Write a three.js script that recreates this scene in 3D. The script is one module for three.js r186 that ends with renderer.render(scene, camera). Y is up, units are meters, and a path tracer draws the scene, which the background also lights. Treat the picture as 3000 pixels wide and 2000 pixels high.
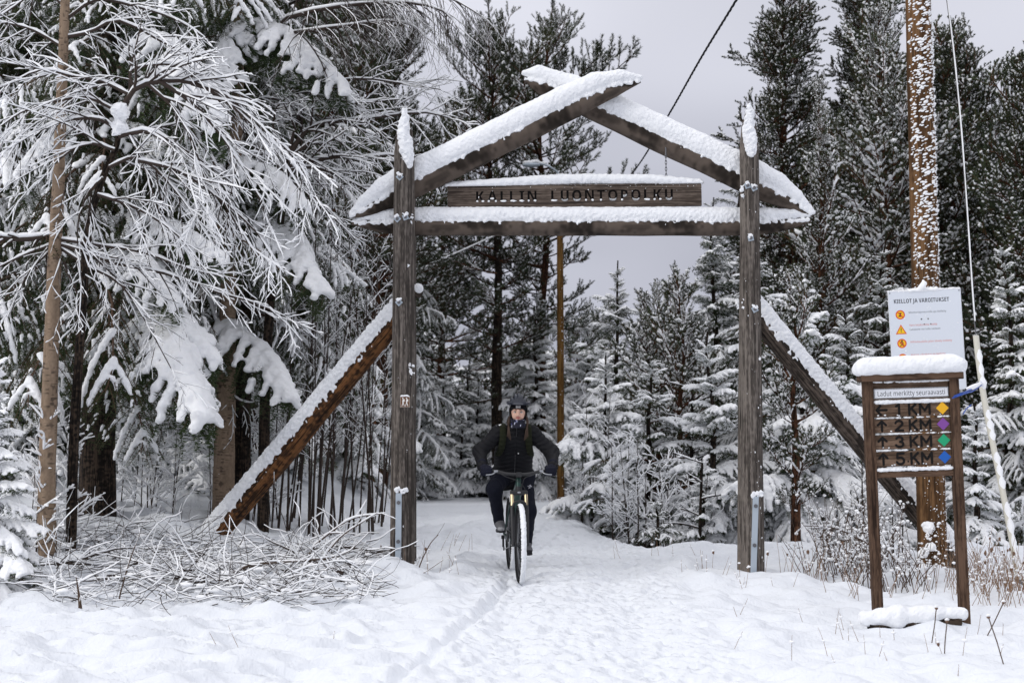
import * as THREE from 'three';
import { mergeGeometries, mergeVertices } from 'three/addons/utils/BufferGeometryUtils.js';
import { RoundedBoxGeometry } from 'three/addons/geometries/RoundedBoxGeometry.js';
import { FontLoader } from 'three/addons/loaders/FontLoader.js';
import { createNoise2D, createNoise3D } from 'simplex-noise';

// ---------------------------------------------------------------- camera, sky, sun, exposure
const EYE = 1.6, FPX = 4000, PITCH = Math.atan(200 / 4000);
const scene = new THREE.Scene();
const camera = new THREE.PerspectiveCamera(2 * Math.atan(1000 / FPX) * 180 / Math.PI, 1.5, 0.1, 600);
camera.position.set(0, EYE, 0);
camera.rotation.x = PITCH;
camera.focus = 13.1;
camera.userData.fStop = 2.8;

const renderer = new THREE.WebGLRenderer({ antialias: true });
renderer.toneMapping = THREE.LinearToneMapping;
renderer.toneMappingExposure = 0.91;
renderer.shadowMap.enabled = true;

const rng = (s) => () => { s = (s + 0x6d2b79f5) | 0; let t = Math.imul(s ^ (s >>> 15), 1 | s); t = (t + Math.imul(t ^ (t >>> 7), 61 | t)) ^ t; return ((t ^ (t >>> 14)) >>> 0) / 4294967296; };
const noise2 = createNoise2D(rng(11)), noise3 = createNoise3D(rng(12));
const clamp = (x, a, b) => Math.min(b, Math.max(a, x)), lerp = (a, b, t) => a + (b - a) * t;
const smooth = (a, b, x) => { const t = clamp((x - a) / (b - a), 0, 1); return t * t * (3 - 2 * t); };

// overcast sky: three times brighter overhead than at the horizon, soft cloud bands, cool grey
{
  const W = 512, H = 256, data = new Float32Array(W * H * 4);
  for (let j = 0; j < H; j++) {
    const el = ((j + 0.5) / H - 0.5) * Math.PI, s = Math.max(0, Math.sin(el));
    for (let i = 0; i < W; i++) {
      const az = (i + 0.5) / W * 2 * Math.PI, x = Math.cos(el) * Math.cos(az), z = Math.cos(el) * Math.sin(az), y = Math.sin(el);
      const sc = 1 / (Math.max(y, 0) + 0.25);
      const n = noise3(x * sc * 1.1, 3.1, z * sc * 2.2) * 0.6 + noise3(x * sc * 3.1, 7.7, z * sc * 3.1) * 0.3;
      let L = 0.455 * (1 + 2.55 * s) * (1 + 0.19 * n);
      const k = (j * W + i) * 4, w = clamp(s * 1.5 + 0.1 * n, 0, 1);
      if (el < 0) L = 0.3;
      data[k] = L * lerp(0.955, 1.0, w); data[k + 1] = L * lerp(0.985, 1.0, w); data[k + 2] = L * lerp(1.16, 1.05, w); data[k + 3] = 1;
    }
  }
  const t = new THREE.DataTexture(data, W, H, THREE.RGBAFormat, THREE.FloatType);
  t.mapping = THREE.EquirectangularReflectionMapping; t.magFilter = t.minFilter = THREE.LinearFilter; t.needsUpdate = true;
  scene.background = t; scene.environment = t;
}
const sun = new THREE.DirectionalLight(new THREE.Color(1.0, 0.97, 0.92), 1.25);
sun.position.set(-18, 9.5, 10);
sun.shadow.radius = 26; sun.castShadow = true;
Object.assign(sun.shadow.camera, { left: -30, right: 30, top: 30, bottom: -30, near: 1, far: 120 });
sun.shadow.mapSize.set(4096, 4096);
scene.add(sun, sun.target);

// ---------------------------------------------------------------- helpers
const V = (x, y, z) => new THREE.Vector3(x, y, z);
// point of the place seen at photo pixel (px, py) of the 3000 x 2000 picture, d metres in front of the camera
function P(px, py, d) {
  const a = (px - 1500) / FPX, b = (1000 - py) / FPX, c = Math.cos(PITCH), s = Math.sin(PITCH), t = d / (c - b * s);
  return V(a * t, EYE + (b * c + s) * t, -d);
}
const names = new Map();
function numbered(name) { const n = names.get(name) ?? 0; names.set(name, n + 1); return n ? `${name}_${String(n).padStart(3, '0')}` : name; }
function tag(o, label, category, group, kind) {
  if (label) o.userData.label = label;
  if (category) o.userData.category = category;
  if (group) o.userData.group = group;
  if (kind) o.userData.kind = kind;
  return o;
}
function thing(name, label, category, pos = V(0, 0, 0), turn = 0, group) {
  const o = new THREE.Group(); o.name = numbered(name); o.position.copy(pos); o.rotation.y = turn; scene.add(o);
  return tag(o, label, category, group);
}
function part(name, geometry, material, parent, label, kind) {
  const m = new THREE.Mesh(geometry, material); m.name = name; m.castShadow = m.receiveShadow = true; parent.add(m);
  return tag(m, label, null, null, kind);
}
function copies(name, geometry, material, matrices, parent, colors) {
  const m = new THREE.InstancedMesh(geometry, material, matrices.length); m.name = name; m.castShadow = m.receiveShadow = true;
  matrices.forEach((x, i) => m.setMatrixAt(i, x));
  if (colors) colors.forEach((c, i) => m.setColorAt(i, c));
  m.userData.kind = 'stuff'; parent.add(m);
  return m;
}
const single = (name, geometry, material, label, category, group, kind) => {
  const m = new THREE.Mesh(geometry, material); m.name = numbered(name); m.castShadow = m.receiveShadow = true; scene.add(m);
  return tag(m, label, category, group, kind);
};

// mesh builder: tubes, blades and quads gathered into one geometry
class MB {
  constructor() { this.p = []; this.n = []; this.u = []; this.i = []; this.c = null; }
  get tris() { return this.i.length / 3; }
  vert(x, y, z, nx, ny, nz, u, v) { this.p.push(x, y, z); this.n.push(nx, ny, nz); this.u.push(u, v); return this.p.length / 3 - 1; }
  // pts: Vector3[], rads: number[]; sides; o.cap closes the ends; o.wobble: relative radius noise
  tube(pts, rads, sides, o = {}) {
    const N = pts.length, t = V(), nrm = V(), bin = V(), q = V();
    t.subVectors(pts[1], pts[0]).normalize();
    nrm.set(Math.abs(t.y) > 0.9 ? 1 : 0, Math.abs(t.y) > 0.9 ? 0 : 1, 0).addScaledVector(t, -(Math.abs(t.y) > 0.9 ? t.x : t.y)).normalize();
    let len = 0, base = this.p.length / 3; const r0 = o.uvr ?? Math.max(rads[0], rads[N - 1]);
    for (let k = 0; k < N; k++) {
      if (k > 0) len += pts[k].distanceTo(pts[k - 1]);
      t.subVectors(pts[Math.min(N - 1, k + 1)], pts[Math.max(0, k - 1)]).normalize();
      nrm.addScaledVector(t, -nrm.dot(t)).normalize(); bin.crossVectors(t, nrm);
      for (let s = 0; s <= sides; s++) {
        const a = s / sides * 2 * Math.PI, ca = Math.cos(a), sa = Math.sin(a);
        q.set(0, 0, 0).addScaledVector(nrm, ca).addScaledVector(bin, sa);
        let r = rads[k];
        if (o.wobble) r *= 1 + o.wobble * (noise3(ca * 1.3 + (o.seed ?? 0), len * (o.wf ?? 2), sa * 1.3));
        this.vert(pts[k].x + q.x * r, pts[k].y + q.y * r, pts[k].z + q.z * r, q.x, q.y, q.z, s / sides * 2 * Math.PI * r0, len);
      }
    }
    const w = sides + 1;
    for (let k = 0; k < N - 1; k++) for (let s = 0; s < sides; s++) {
      const a = base + k * w + s, b = a + 1, c = a + w, d = c + 1; this.i.push(a, b, c, b, d, c);
    }
    if (o.cap) for (const [k, sg] of [[0, -1], [N - 1, 1]]) {
      t.subVectors(pts[Math.min(N - 1, k + 1)], pts[Math.max(0, k - 1)]).normalize().multiplyScalar(sg);
      const c = this.vert(pts[k].x, pts[k].y, pts[k].z, t.x, t.y, t.z, 0, 0), ring = [];
      for (let s = 0; s <= sides; s++) { const j = (base + k * w + s) * 3; ring.push(this.vert(this.p[j], this.p[j + 1], this.p[j + 2], t.x, t.y, t.z, this.p[j] * 1, this.p[j + 2])); }
      for (let s = 0; s < sides; s++) sg > 0 ? this.i.push(c, ring[s], ring[s + 1]) : this.i.push(c, ring[s + 1], ring[s]);
    }
    return this;
  }
  blade(p, dir, len, w, side) { // one needle
    const b = this.p.length / 3, nx = side.y * dir.z - side.z * dir.y, ny = side.z * dir.x - side.x * dir.z, nz = side.x * dir.y - side.y * dir.x;
    this.p.push(p.x - side.x * w, p.y - side.y * w, p.z - side.z * w, p.x + side.x * w, p.y + side.y * w, p.z + side.z * w, p.x + dir.x * len, p.y + dir.y * len, p.z + dir.z * len);
    for (let k = 0; k < 3; k++) { this.n.push(nx, ny, nz); this.u.push(0, k === 2 ? 1 : 0); }
    this.i.push(b, b + 1, b + 2);
  }
  build() {
    const g = new THREE.BufferGeometry();
    g.setAttribute('position', new THREE.BufferAttribute(new Float32Array(this.p), 3));
    g.setAttribute('normal', new THREE.BufferAttribute(new Float32Array(this.n), 3));
    g.setAttribute('uv', new THREE.BufferAttribute(new Float32Array(this.u), 2));
    g.setIndex(new THREE.BufferAttribute(new Uint32Array(this.i), 1));
    return g;
  }
}
// wood and needles as one geometry with two material slots
function twoSlots(a, b) {
  const g = mergeGeometries([a, b], true);
  return g;
}
// a soft union of capsules and balls on a grid, turned into a smooth mesh (surface nets)
class Field {
  constructor(min, max, cell, k) {
    this.cell = cell; this.k = k; this.min = min.clone().subScalar(cell * 3);
    this.nx = Math.ceil((max.x - min.x) / cell) + 7; this.ny = Math.ceil((max.y - min.y) / cell) + 7; this.nz = Math.ceil((max.z - min.z) / cell) + 7;
    this.s = new Float32Array(this.nx * this.ny * this.nz);
  }
  capsule(a, b, ra, rb, sy = 1) {
    const { cell, k, nx, ny, nz, min, s } = this, R = Math.max(ra, rb) + 3 / k, c = cell;
    const lo = (v, w, m) => Math.max(0, Math.floor((Math.min(v, w) - R - m) / c)), hi = (v, w, m, n) => Math.min(n - 1, Math.ceil((Math.max(v, w) + R - m) / c));
    const x0 = lo(a.x, b.x, min.x), x1 = hi(a.x, b.x, min.x, nx), y0 = lo(a.y, b.y, min.y), y1 = hi(a.y, b.y, min.y, ny), z0 = lo(a.z, b.z, min.z), z1 = hi(a.z, b.z, min.z, nz);
    const dx = b.x - a.x, dy = (b.y - a.y) / sy, dz = b.z - a.z, L2 = dx * dx + dy * dy + dz * dz || 1e-9;
    for (let z = z0; z <= z1; z++) for (let y = y0; y <= y1; y++) {
      const pz = min.z + z * c - a.z, py = (min.y + y * c - a.y) / sy;
      let o = (z * ny + y) * nx + x0;
      for (let x = x0; x <= x1; x++, o++) {
        const px = min.x + x * c - a.x, t = clamp((px * dx + py * dy + pz * dz) / L2, 0, 1);
        const ex = px - dx * t, ey = py - dy * t, ez = pz - dz * t, d = Math.sqrt(ex * ex + ey * ey + ez * ez) - (ra + (rb - ra) * t);
        if (d < 3 / k) s[o] += Math.exp(-k * d);
      }
    }
    return this;
  }
  path(pts, rads, sy) { for (let i = 0; i < pts.length - 1; i++) this.capsule(pts[i], pts[i + 1], rads[i], rads[i + 1], sy); return this; }
  // cut(x, y, z) may return a distance that is positive outside what is kept
  mesh(o = {}) {
    const { cell, k, nx, ny, nz, min, s } = this, N = s.length, d = new Float32Array(N), amp = o.noise ?? 0, fr = o.freq ?? 10;
    for (let z = 0, i = 0; z < nz; z++) for (let y = 0; y < ny; y++) for (let x = 0; x < nx; x++, i++) {
      let v = s[i] > 0 ? -Math.log(s[i]) / k : 3 / k;
      const X = min.x + x * cell, Y = min.y + y * cell, Z = min.z + z * cell;
      if (amp && v < amp * 3 && v > -amp * 3 - cell * 2) v += amp * (noise3(X * fr, Y * fr, Z * fr) + 0.5 * noise3(X * fr * 2.3, Y * fr * 2.3 + 9, Z * fr * 2.3));
      if (o.warp) v = o.warp(v, X, Y, Z);
      d[i] = v;
    }
    const pos = [], nrm = [], idx = [], at = new Int32Array(N).fill(-1), C = [0, 1, nx, nx + 1, nx * ny, nx * ny + 1, nx * ny + nx, nx * ny + nx + 1];
    const E = [[0, 1], [0, 2], [0, 4], [1, 3], [1, 5], [2, 3], [2, 6], [3, 7], [4, 5], [4, 6], [5, 7], [6, 7]];
    for (let z = 0; z < nz - 1; z++) for (let y = 0; y < ny - 1; y++) for (let x = 0; x < nx - 1; x++) {
      const i = (z * ny + y) * nx + x; let m = 0;
      for (let c = 0; c < 8; c++) if (d[i + C[c]] < 0) m |= 1 << c;
      if (m === 0 || m === 255) continue;
      let ax = 0, ay = 0, az = 0, n = 0;
      for (const [a, b] of E) {
        if (((m >> a) & 1) === ((m >> b) & 1)) continue;
        const da = d[i + C[a]], db = d[i + C[b]], t = da / (da - db);
        ax += lerp(a & 1, b & 1, t); ay += lerp((a >> 1) & 1, (b >> 1) & 1, t); az += lerp((a >> 2) & 1, (b >> 2) & 1, t); n++;
      }
      const gx = d[i + 1] + d[i + C[3]] + d[i + C[5]] + d[i + C[7]] - d[i] - d[i + C[2]] - d[i + C[4]] - d[i + C[6]];
      const gy = d[i + C[2]] + d[i + C[3]] + d[i + C[6]] + d[i + C[7]] - d[i] - d[i + 1] - d[i + C[4]] - d[i + C[5]];
      const gz = d[i + C[4]] + d[i + C[5]] + d[i + C[6]] + d[i + C[7]] - d[i] - d[i + 1] - d[i + C[2]] - d[i + C[3]];
      const l = Math.hypot(gx, gy, gz) || 1;
      at[i] = pos.length / 3;
      pos.push(min.x + (x + ax / n) * cell, min.y + (y + ay / n) * cell, min.z + (z + az / n) * cell); nrm.push(gx / l, gy / l, gz / l);
    }
    const quad = (a, b, c, e, f) => { if (a < 0 || b < 0 || c < 0 || e < 0) return; f ? idx.push(a, c, b, a, e, c) : idx.push(a, b, c, a, c, e); };
    for (let z = 1; z < nz - 1; z++) for (let y = 1; y < ny - 1; y++) for (let x = 1; x < nx - 1; x++) {
      const i = (z * ny + y) * nx + x, v = d[i] < 0;
      if (v !== d[i + 1] < 0) quad(at[i], at[i - nx], at[i - nx - nx * ny], at[i - nx * ny], !v);
      if (v !== d[i + nx] < 0) quad(at[i], at[i - nx * ny], at[i - nx * ny - 1], at[i - 1], !v);
      if (v !== d[i + nx * ny] < 0) quad(at[i], at[i - 1], at[i - 1 - nx], at[i - nx], !v);
    }
    const g = new THREE.BufferGeometry();
    g.setAttribute('position', new THREE.BufferAttribute(new Float32Array(pos), 3));
    g.setAttribute('normal', new THREE.BufferAttribute(new Float32Array(nrm), 3));
    g.setAttribute('uv', new THREE.BufferAttribute(new Float32Array(pos.length / 3 * 2).map((_, q) => pos[((q >> 1) * 3) + (q & 1 ? 1 : 0)] + (q & 1 ? 0.3 : 1) * pos[(q >> 1) * 3 + 2]), 2));
    g.setIndex(new THREE.BufferAttribute(new Uint32Array(idx), 1));
    return g;
  }
}
function bounds(list, pad) { const b = new THREE.Box3().setFromPoints(list); return [b.min.subScalar(pad), b.max.addScalar(pad)]; }
function curve(pts, n) { return new THREE.CatmullRomCurve3(pts, false, 'centripetal').getPoints(n); }

// ---------------------------------------------------------------- procedural textures (seamless value noise)
function tileNoise(seed) {
  const r = rng(seed), T = new Float32Array(4096).map(() => r());
  return (x, y, px, py) => {
    const xi = Math.floor(x), yi = Math.floor(y), fx = x - xi, fy = y - yi, ux = fx * fx * (3 - 2 * fx), uy = fy * fy * (3 - 2 * fy);
    const h = (a, b) => T[((((a % px) + px) % px) * 71 + (((b % py) + py) % py) * 913) & 4095];
    return lerp(lerp(h(xi, yi), h(xi + 1, yi), ux), lerp(h(xi, yi + 1), h(xi + 1, yi + 1), ux), uy);
  };
}
function texture(w, h, fn, srgb, rx = 1, ry = 1) {
  const data = new Uint8Array(w * h * 4);
  for (let y = 0; y < h; y++) for (let x = 0; x < w; x++) {
    const c = fn(x / w, y / h), k = (y * w + x) * 4;
    for (let q = 0; q < 3; q++) data[k + q] = clamp((Array.isArray(c) ? c[q] : c) * 255, 0, 255);
    data[k + 3] = 255;
  }
  const t = new THREE.DataTexture(data, w, h); t.wrapS = t.wrapT = THREE.RepeatWrapping; t.magFilter = THREE.LinearFilter; t.minFilter = THREE.LinearMipmapLinearFilter; t.generateMipmaps = true;
  if (srgb) t.colorSpace = THREE.SRGBColorSpace;
  t.repeat.set(rx, ry); t.needsUpdate = true;
  return t;
}
const mix3 = (a, b, t) => [lerp(a[0], b[0], t), lerp(a[1], b[1], t), lerp(a[2], b[2], t)];
// streaks run along v; the tile is su x sv metres
function grain(seed, cols, o) {
  const n = tileNoise(seed), f = (x, y) => {
    const a = n(x * 40, y * 5, 40, 5), b = n(x * 90, y * 14, 90, 14), c = n(x * 8, y * 3, 8, 3), d = n(x * 16, y * 40, 16, 40);
    return [clamp(0.42 * a + 0.3 * b + 0.28 * c + (o.blotch ?? 0.15) * (d - 0.5), 0, 1), smooth(0.76, 0.86, n(x * 60 + 7, y * 4 + 3, 60, 4))];
  };
  const map = texture(256, 512, (x, y) => { let [g, crack] = f(x, y); g = clamp(g + 0.25 * (n(x * 120, y * 60, 120, 60) - 0.5), 0, 1); return mix3(mix3(cols[0], cols[1], smooth(0.25, 0.75, g)), cols[2], crack * (o.crack ?? 0.8)); }, true, 1 / o.su, 1 / o.sv);
  const bump = texture(256, 512, (x, y) => { const [g, crack] = f(x, y); return clamp(g * 0.7 + 0.3 - crack * 0.6, 0, 1); }, false, 1 / o.su, 1 / o.sv);
  return new THREE.MeshPhysicalMaterial({ map, bumpMap: bump, bumpScale: o.bump ?? 0.004, roughness: o.rough ?? 0.9, specularIntensity: 0.3 });
}
const std = (r, g, b, rough = 0.8, o = {}) => { const m = new THREE.MeshPhysicalMaterial({ roughness: rough, specularIntensity: rough > 0.6 ? 0.2 : 0.8, ...o }); m.color.setRGB(r, g, b); return m; };
const M = {};
{
  const n = tileNoise(5);
  const sb = texture(512, 512, (x, y) => clamp(0.5 * n(x * 24, y * 24, 24, 24) + 0.3 * n(x * 80, y * 80, 80, 80) + 0.2 * n(x * 200, y * 200, 200, 200), 0, 1), false, 1 / 1.3, 1 / 1.3);
  M.snow = std(0.84, 0.855, 0.88, 0.85, { bumpMap: sb, bumpScale: 0.012 });
  M.groundSnow = std(0.735, 0.76, 0.80, 0.85, { bumpMap: sb, bumpScale: 0.010 });
  M.softSnow = std(0.90, 0.91, 0.925, 0.9);
  M.log = grain(21, [[0.25, 0.23, 0.215], [0.47, 0.44, 0.415], [0.12, 0.11, 0.10]], { su: 0.66, sv: 1.7, bump: 0.005, crack: 0.65 });
  M.darkLog = grain(22, [[0.16, 0.14, 0.125], [0.37, 0.33, 0.30], [0.08, 0.07, 0.06]], { su: 0.66, sv: 1.9, bump: 0.006, crack: 0.3, blotch: 0.3 });
  M.braceLog = grain(23, [[0.20, 0.145, 0.105], [0.47, 0.32, 0.20], [0.12, 0.09, 0.07]], { su: 0.6, sv: 1.4, blotch: 0.5, bump: 0.012 });
  M.bark = grain(24, [[0.10, 0.085, 0.075], [0.27, 0.225, 0.19], [0.05, 0.04, 0.04]], { su: 0.5, sv: 0.9, blotch: 0.6, bump: 0.015 });
  M.redBark = grain(25, [[0.17, 0.115, 0.085], [0.38, 0.26, 0.19], [0.07, 0.05, 0.04]], { su: 0.6, sv: 1.1, blotch: 0.6, bump: 0.012 });
  M.pole = grain(26, [[0.28, 0.20, 0.13], [0.46, 0.345, 0.235], [0.18, 0.13, 0.09]], { su: 0.9, sv: 2.2, bump: 0.003, crack: 0.6 });
  M.lampPole = grain(27, [[0.34, 0.24, 0.125], [0.53, 0.40, 0.23], [0.22, 0.155, 0.09]], { su: 0.6, sv: 2.2, bump: 0.003, crack: 0.5 });
  M.board = grain(28, [[0.23, 0.175, 0.14], [0.385, 0.305, 0.25], [0.14, 0.10, 0.08]], { su: 0.5, sv: 1.5, bump: 0.003 });
  M.plank = grain(30, [[0.30, 0.24, 0.195], [0.46, 0.38, 0.32], [0.19, 0.145, 0.115]], { su: 0.5, sv: 1.5, bump: 0.003, crack: 0.5 });
  M.signBoard = grain(29, [[0.27, 0.235, 0.21], [0.42, 0.375, 0.34], [0.16, 0.135, 0.12]], { su: 0.35, sv: 1.6, bump: 0.004 });
  // birch: pale smooth skin with dark horizontal dashes
  const b = tileNoise(31);
  const mark = (x, y) => smooth(0.66, 0.85, b(x * 7, y * 120, 7, 120)) * smooth(0.3, 0.7, b(x * 4 + 3, y * 10, 4, 10)) + 0.8 * smooth(0.80, 0.95, b(x * 4, y * 22 + 2, 4, 22) * 0.8 + 0.25 * b(x * 20, y * 90, 20, 90));
  M.birch = new THREE.MeshPhysicalMaterial({ roughness: 0.8, specularIntensity: 0.3, map: texture(128, 512, (x, y) => mix3(mix3([0.44, 0.375, 0.315], [0.62, 0.54, 0.46], 0.4 * b(x * 12, y * 20, 12, 20) + 0.35 * b(x * 30, y * 80, 30, 80) + 0.25 * b(x * 3, y * 5, 3, 5)), [0.13, 0.11, 0.10], clamp(mark(x, y), 0, 1) * 0.5), true, 1 / 0.5, 1 / 1.6),
    bumpMap: texture(128, 512, (x, y) => 0.6 - 0.4 * clamp(mark(x, y), 0, 1) + 0.2 * b(x * 12, y * 60, 12, 60), false, 1 / 0.5, 1 / 1.6), bumpScale: 0.004 });
  M.twig = std(0.055, 0.042, 0.036, 0.9);
  M.twigWarm = std(0.10, 0.068, 0.05, 0.9);
  M.needle = std(0.048, 0.066, 0.030, 0.75);
  M.pineNeedle = std(0.060, 0.074, 0.042, 0.75);
  M.straw = std(0.26, 0.165, 0.105, 0.9);
  M.seedHead = std(0.16, 0.10, 0.07, 0.95);
  M.steel = std(0.46, 0.52, 0.58, 0.55, { metalness: 0.5 });
  M.darkSteel = std(0.16, 0.16, 0.17, 0.5, { metalness: 0.7 });
  M.black = std(0.012, 0.012, 0.014, 0.6);
  M.paint = std(0.012, 0.011, 0.011, 0.7);
  M.white = std(0.78, 0.80, 0.83, 0.5);
}
// ---------------------------------------------------------------- snow ground
function pathCentre(z) { return 0.35 + 0.02 * (-z - 13); }          // the trodden trail
// terrain without the small snow relief; z is negative away from the camera
function terrain(x, z) {
  const d = -z;
  let y = -0.55 * smooth(21, 34, d) - 0.004 * Math.max(0, d - 34);
  // left: bank that rises into the wood
  y += 0.42 * smooth(1.3, 4.2, -x - 0.10 * Math.max(0, d - 13)) * smooth(11.2, 15.5, d);
  y += 1.35 * smooth(1.25, 4.6, -x - 0.05 * (d - 17)) * smooth(16.5, 22, d);
  // right: the verge drops away behind the gate
  y -= 0.8 * smooth(0.55, 1.7, x - 0.35 - 0.10 * Math.max(0, 19 - d)) * smooth(15.3, 17.6, d) * (1 - 0.5 * smooth(24, 34, d));
  y -= 0.10 * smooth(1.2, 3.0, x) * smooth(7, 10, d) * (1 - smooth(14.8, 15.4, d));
  y += 0.10 * Math.exp(-((d - 15.1) ** 2) / 0.25) * smooth(1.3, 2.2, x);
  // mounds round the posts
  for (const [mx, mz, mh, mr] of MOUNDS) { const q = ((x - mx) ** 2 + (z - mz) ** 2) / (mr * mr); if (q < 9) y += mh * Math.exp(-q); }
  return y;
}
const MOUNDS = [[-1.15, -13.0, 0.13, 0.5], [2.38, -12.9, 0.16, 0.45], [4.2, -13.6, 0.12, 0.5], [3.15, -10.7, 0.05, 0.5], [-0.5, -14.6, 0.1, 0.6]];
// bike track: polyline in pixels on the flat trail
const track = [[1490, 1700], [1455, 1740], [1415, 1790], [1350, 1850], [1270, 1920], [1170, 2000], [1010, 2120]].map(([px, py]) => P(px, py, EYE * FPX / (py - 1200)));
function relief(x, z) {
  const d = -z; if (d < 4 || d > 24) return 0;
  const left = smooth(-0.55, -1.1, x + 0.02 * (d - 10)), trail = smooth(1.15, 0.7, Math.abs(x - pathCentre(z) - 0.25)), off = 1 - trail;
  let y = 0;
  // wind-soft hummocks over grass, longer across the view
  y += off * (0.065 * noise2(x * 1.0 + 3, z * 1.6) + 0.036 * noise2(x * 1.8, z * 4.2 + 5) + 0.009 * noise2(x * 4.6, z * 7.4));
  y += left * 0.036 * (1 - Math.abs(noise2(x * 1.7 + 9, z * 4.2)) * 2);
  // trampled footprints
  const f = noise2(x * 4.6, z * 5.2 + 40), g = noise2(x * 9, z * 10 + 11);
  y += trail * (-0.05 * smooth(0.0, 0.7, f) + 0.016 * g + 0.003 * noise2(x * 19, z * 20) + 0.035);
  y += 0.003 * noise2(x * 30, z * 30 + 3) + (0.03 + 0.03 * noise2(x * 2, z * 2)) * Math.exp(-(((Math.abs(x - pathCentre(z) - 0.25) - 1.2) / 0.22) ** 2));
  // tyre track
  let best = 9;
  if (d < 13.2) for (let k = 0; k < track.length - 1; k++) {
    const a = track[k], b = track[k + 1], dx = b.x - a.x, dz = b.z - a.z, t = clamp(((x - a.x) * dx + (z - a.z) * dz) / (dx * dx + dz * dz), 0, 1);
    best = Math.min(best, Math.hypot(x - a.x - dx * t, z - a.z - dz * t));
  }
  if (best < 0.25) y += -0.04 * Math.exp(-((best / 0.045) ** 2)) + 0.02 * Math.exp(-(((best - 0.085) / 0.035) ** 2));
  for (const [o, w] of [[-0.35, 0.16], [0.62, 0.2]]) y -= 0.042 * Math.exp(-(((x - pathCentre(z) - o - 0.08 * noise2(z * 0.35, o * 9)) / w) ** 2)) * smooth(7, 9, d);
  return y * smooth(24, 18, d);
}
const ground = (x, z) => terrain(x, z) + relief(x, z);
{
  const xs = [], zs = [];
  const row = (out, stops) => { for (const [a, b, step] of stops) for (let v = a; v < b - 1e-6; v += step) out.push(v); out.push(stops[stops.length - 1][1]); };
  row(xs, [[-150, -60, 15], [-60, -20, 4], [-20, -9, 0.5], [-9, -4.2, 0.1], [-4.2, 4.4, 0.024], [4.4, 9, 0.1], [9, 20, 0.5], [20, 60, 4], [60, 150, 15]]);
  row(zs, [[-8, 4, 2], [4, 7, 0.25], [7, 11, 0.022], [11, 16, 0.035], [16, 24, 0.12], [24, 45, 0.4], [45, 70, 3], [70, 200, 20]]);
  const nx = xs.length, nz = zs.length, pos = new Float32Array(nx * nz * 3), uv = new Float32Array(nx * nz * 2), idx = [];
  for (let j = 0, k = 0; j < nz; j++) for (let i = 0; i < nx; i++, k++) {
    const x = xs[i], z = -zs[j]; pos.set([x, ground(x, z), z], k * 3); uv.set([x, z], k * 2);
    if (i < nx - 1 && j < nz - 1) idx.push(k, k + 1, k + nx, k + 1, k + nx + 1, k + nx);
  }
  const g = new THREE.BufferGeometry();
  g.setAttribute('position', new THREE.BufferAttribute(pos, 3)); g.setAttribute('uv', new THREE.BufferAttribute(uv, 2)); g.setIndex(new THREE.BufferAttribute(new Uint32Array(idx), 1));
  g.computeVertexNormals();
  tag(single('ground', g, M.groundSnow), 'snow covered ground with a trodden trail and a tyre track', null, null, 'structure');
}
// ---------------------------------------------------------------- branches, needles and the snow on them
const UP = V(0, 1, 0);
function perp(d, r) { const q = V(r() - 0.5, r() - 0.5, r() - 0.5); return q.addScaledVector(d, -q.dot(d)).normalize(); }
// path that leaves p along dir, bends by gravity g per metre and wanders
function wander(p, dir, len, n, g, jit, r) {
  const pts = [p.clone()], d = dir.clone().normalize(), q = p.clone(), st = len / n;
  for (let i = 0; i < n; i++) {
    d.x += (r() - 0.5) * jit; d.y += (r() - 0.5) * jit - g * st; d.z += (r() - 0.5) * jit; d.normalize();
    q.addScaledVector(d, st); pts.push(q.clone());
  }
  return pts;
}
const taper = (n, a, b) => Array.from({ length: n }, (_, i) => lerp(a, b, i / (n - 1)));
// snow lying along a branch: thick where the branch is level, thin where it is steep
function snowOn(mb, pts, rads, th, r, sides = 5) {
  const n = pts.length, c = [], w = [];
  for (let i = 0; i < n; i++) {
    const t = V().subVectors(pts[Math.min(n - 1, i + 1)], pts[Math.max(0, i - 1)]).normalize(), flat = Math.sqrt(Math.max(0, 1 - t.y * t.y));
    const h = th * (0.25 + 0.75 * flat) * (r() < 0.07 ? 0.12 : 0.4 + 1.0 * r()) * (flat < 0.35 ? 0.4 : 1) * (i === 0 || i === n - 1 ? 0.55 : 1);
    c.push(pts[i].clone().addScaledVector(UP, (rads[i] * 0.8 + h * 0.46) * flat)); w.push(Math.max(0.001, rads[i] * 0.35 + h * 0.5));
  }
  mb.tube(c, w, sides);
}
function needles(mb, pts, perM, len, hw, r, spread = 0.75, lift = 0.15) {
  const p = V(), d = V(), t = V(), s = V();
  for (let i = 0; i < pts.length - 1; i++) {
    t.subVectors(pts[i + 1], pts[i]); const L = t.length(); t.divideScalar(L);
    const k = L * perM, n = Math.floor(k) + (r() < k % 1 ? 1 : 0);
    for (let j = 0; j < n; j++) {
      p.lerpVectors(pts[i], pts[i + 1], r());
      const q = perp(t, r);
      d.copy(t).multiplyScalar(1 - spread).addScaledVector(q, spread); d.y += lift; d.normalize();
      s.crossVectors(d, perp(d, r)).normalize();
      mb.blade(p, d, len * (0.7 + 0.6 * r()), hw, s);
    }
  }
}
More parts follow.
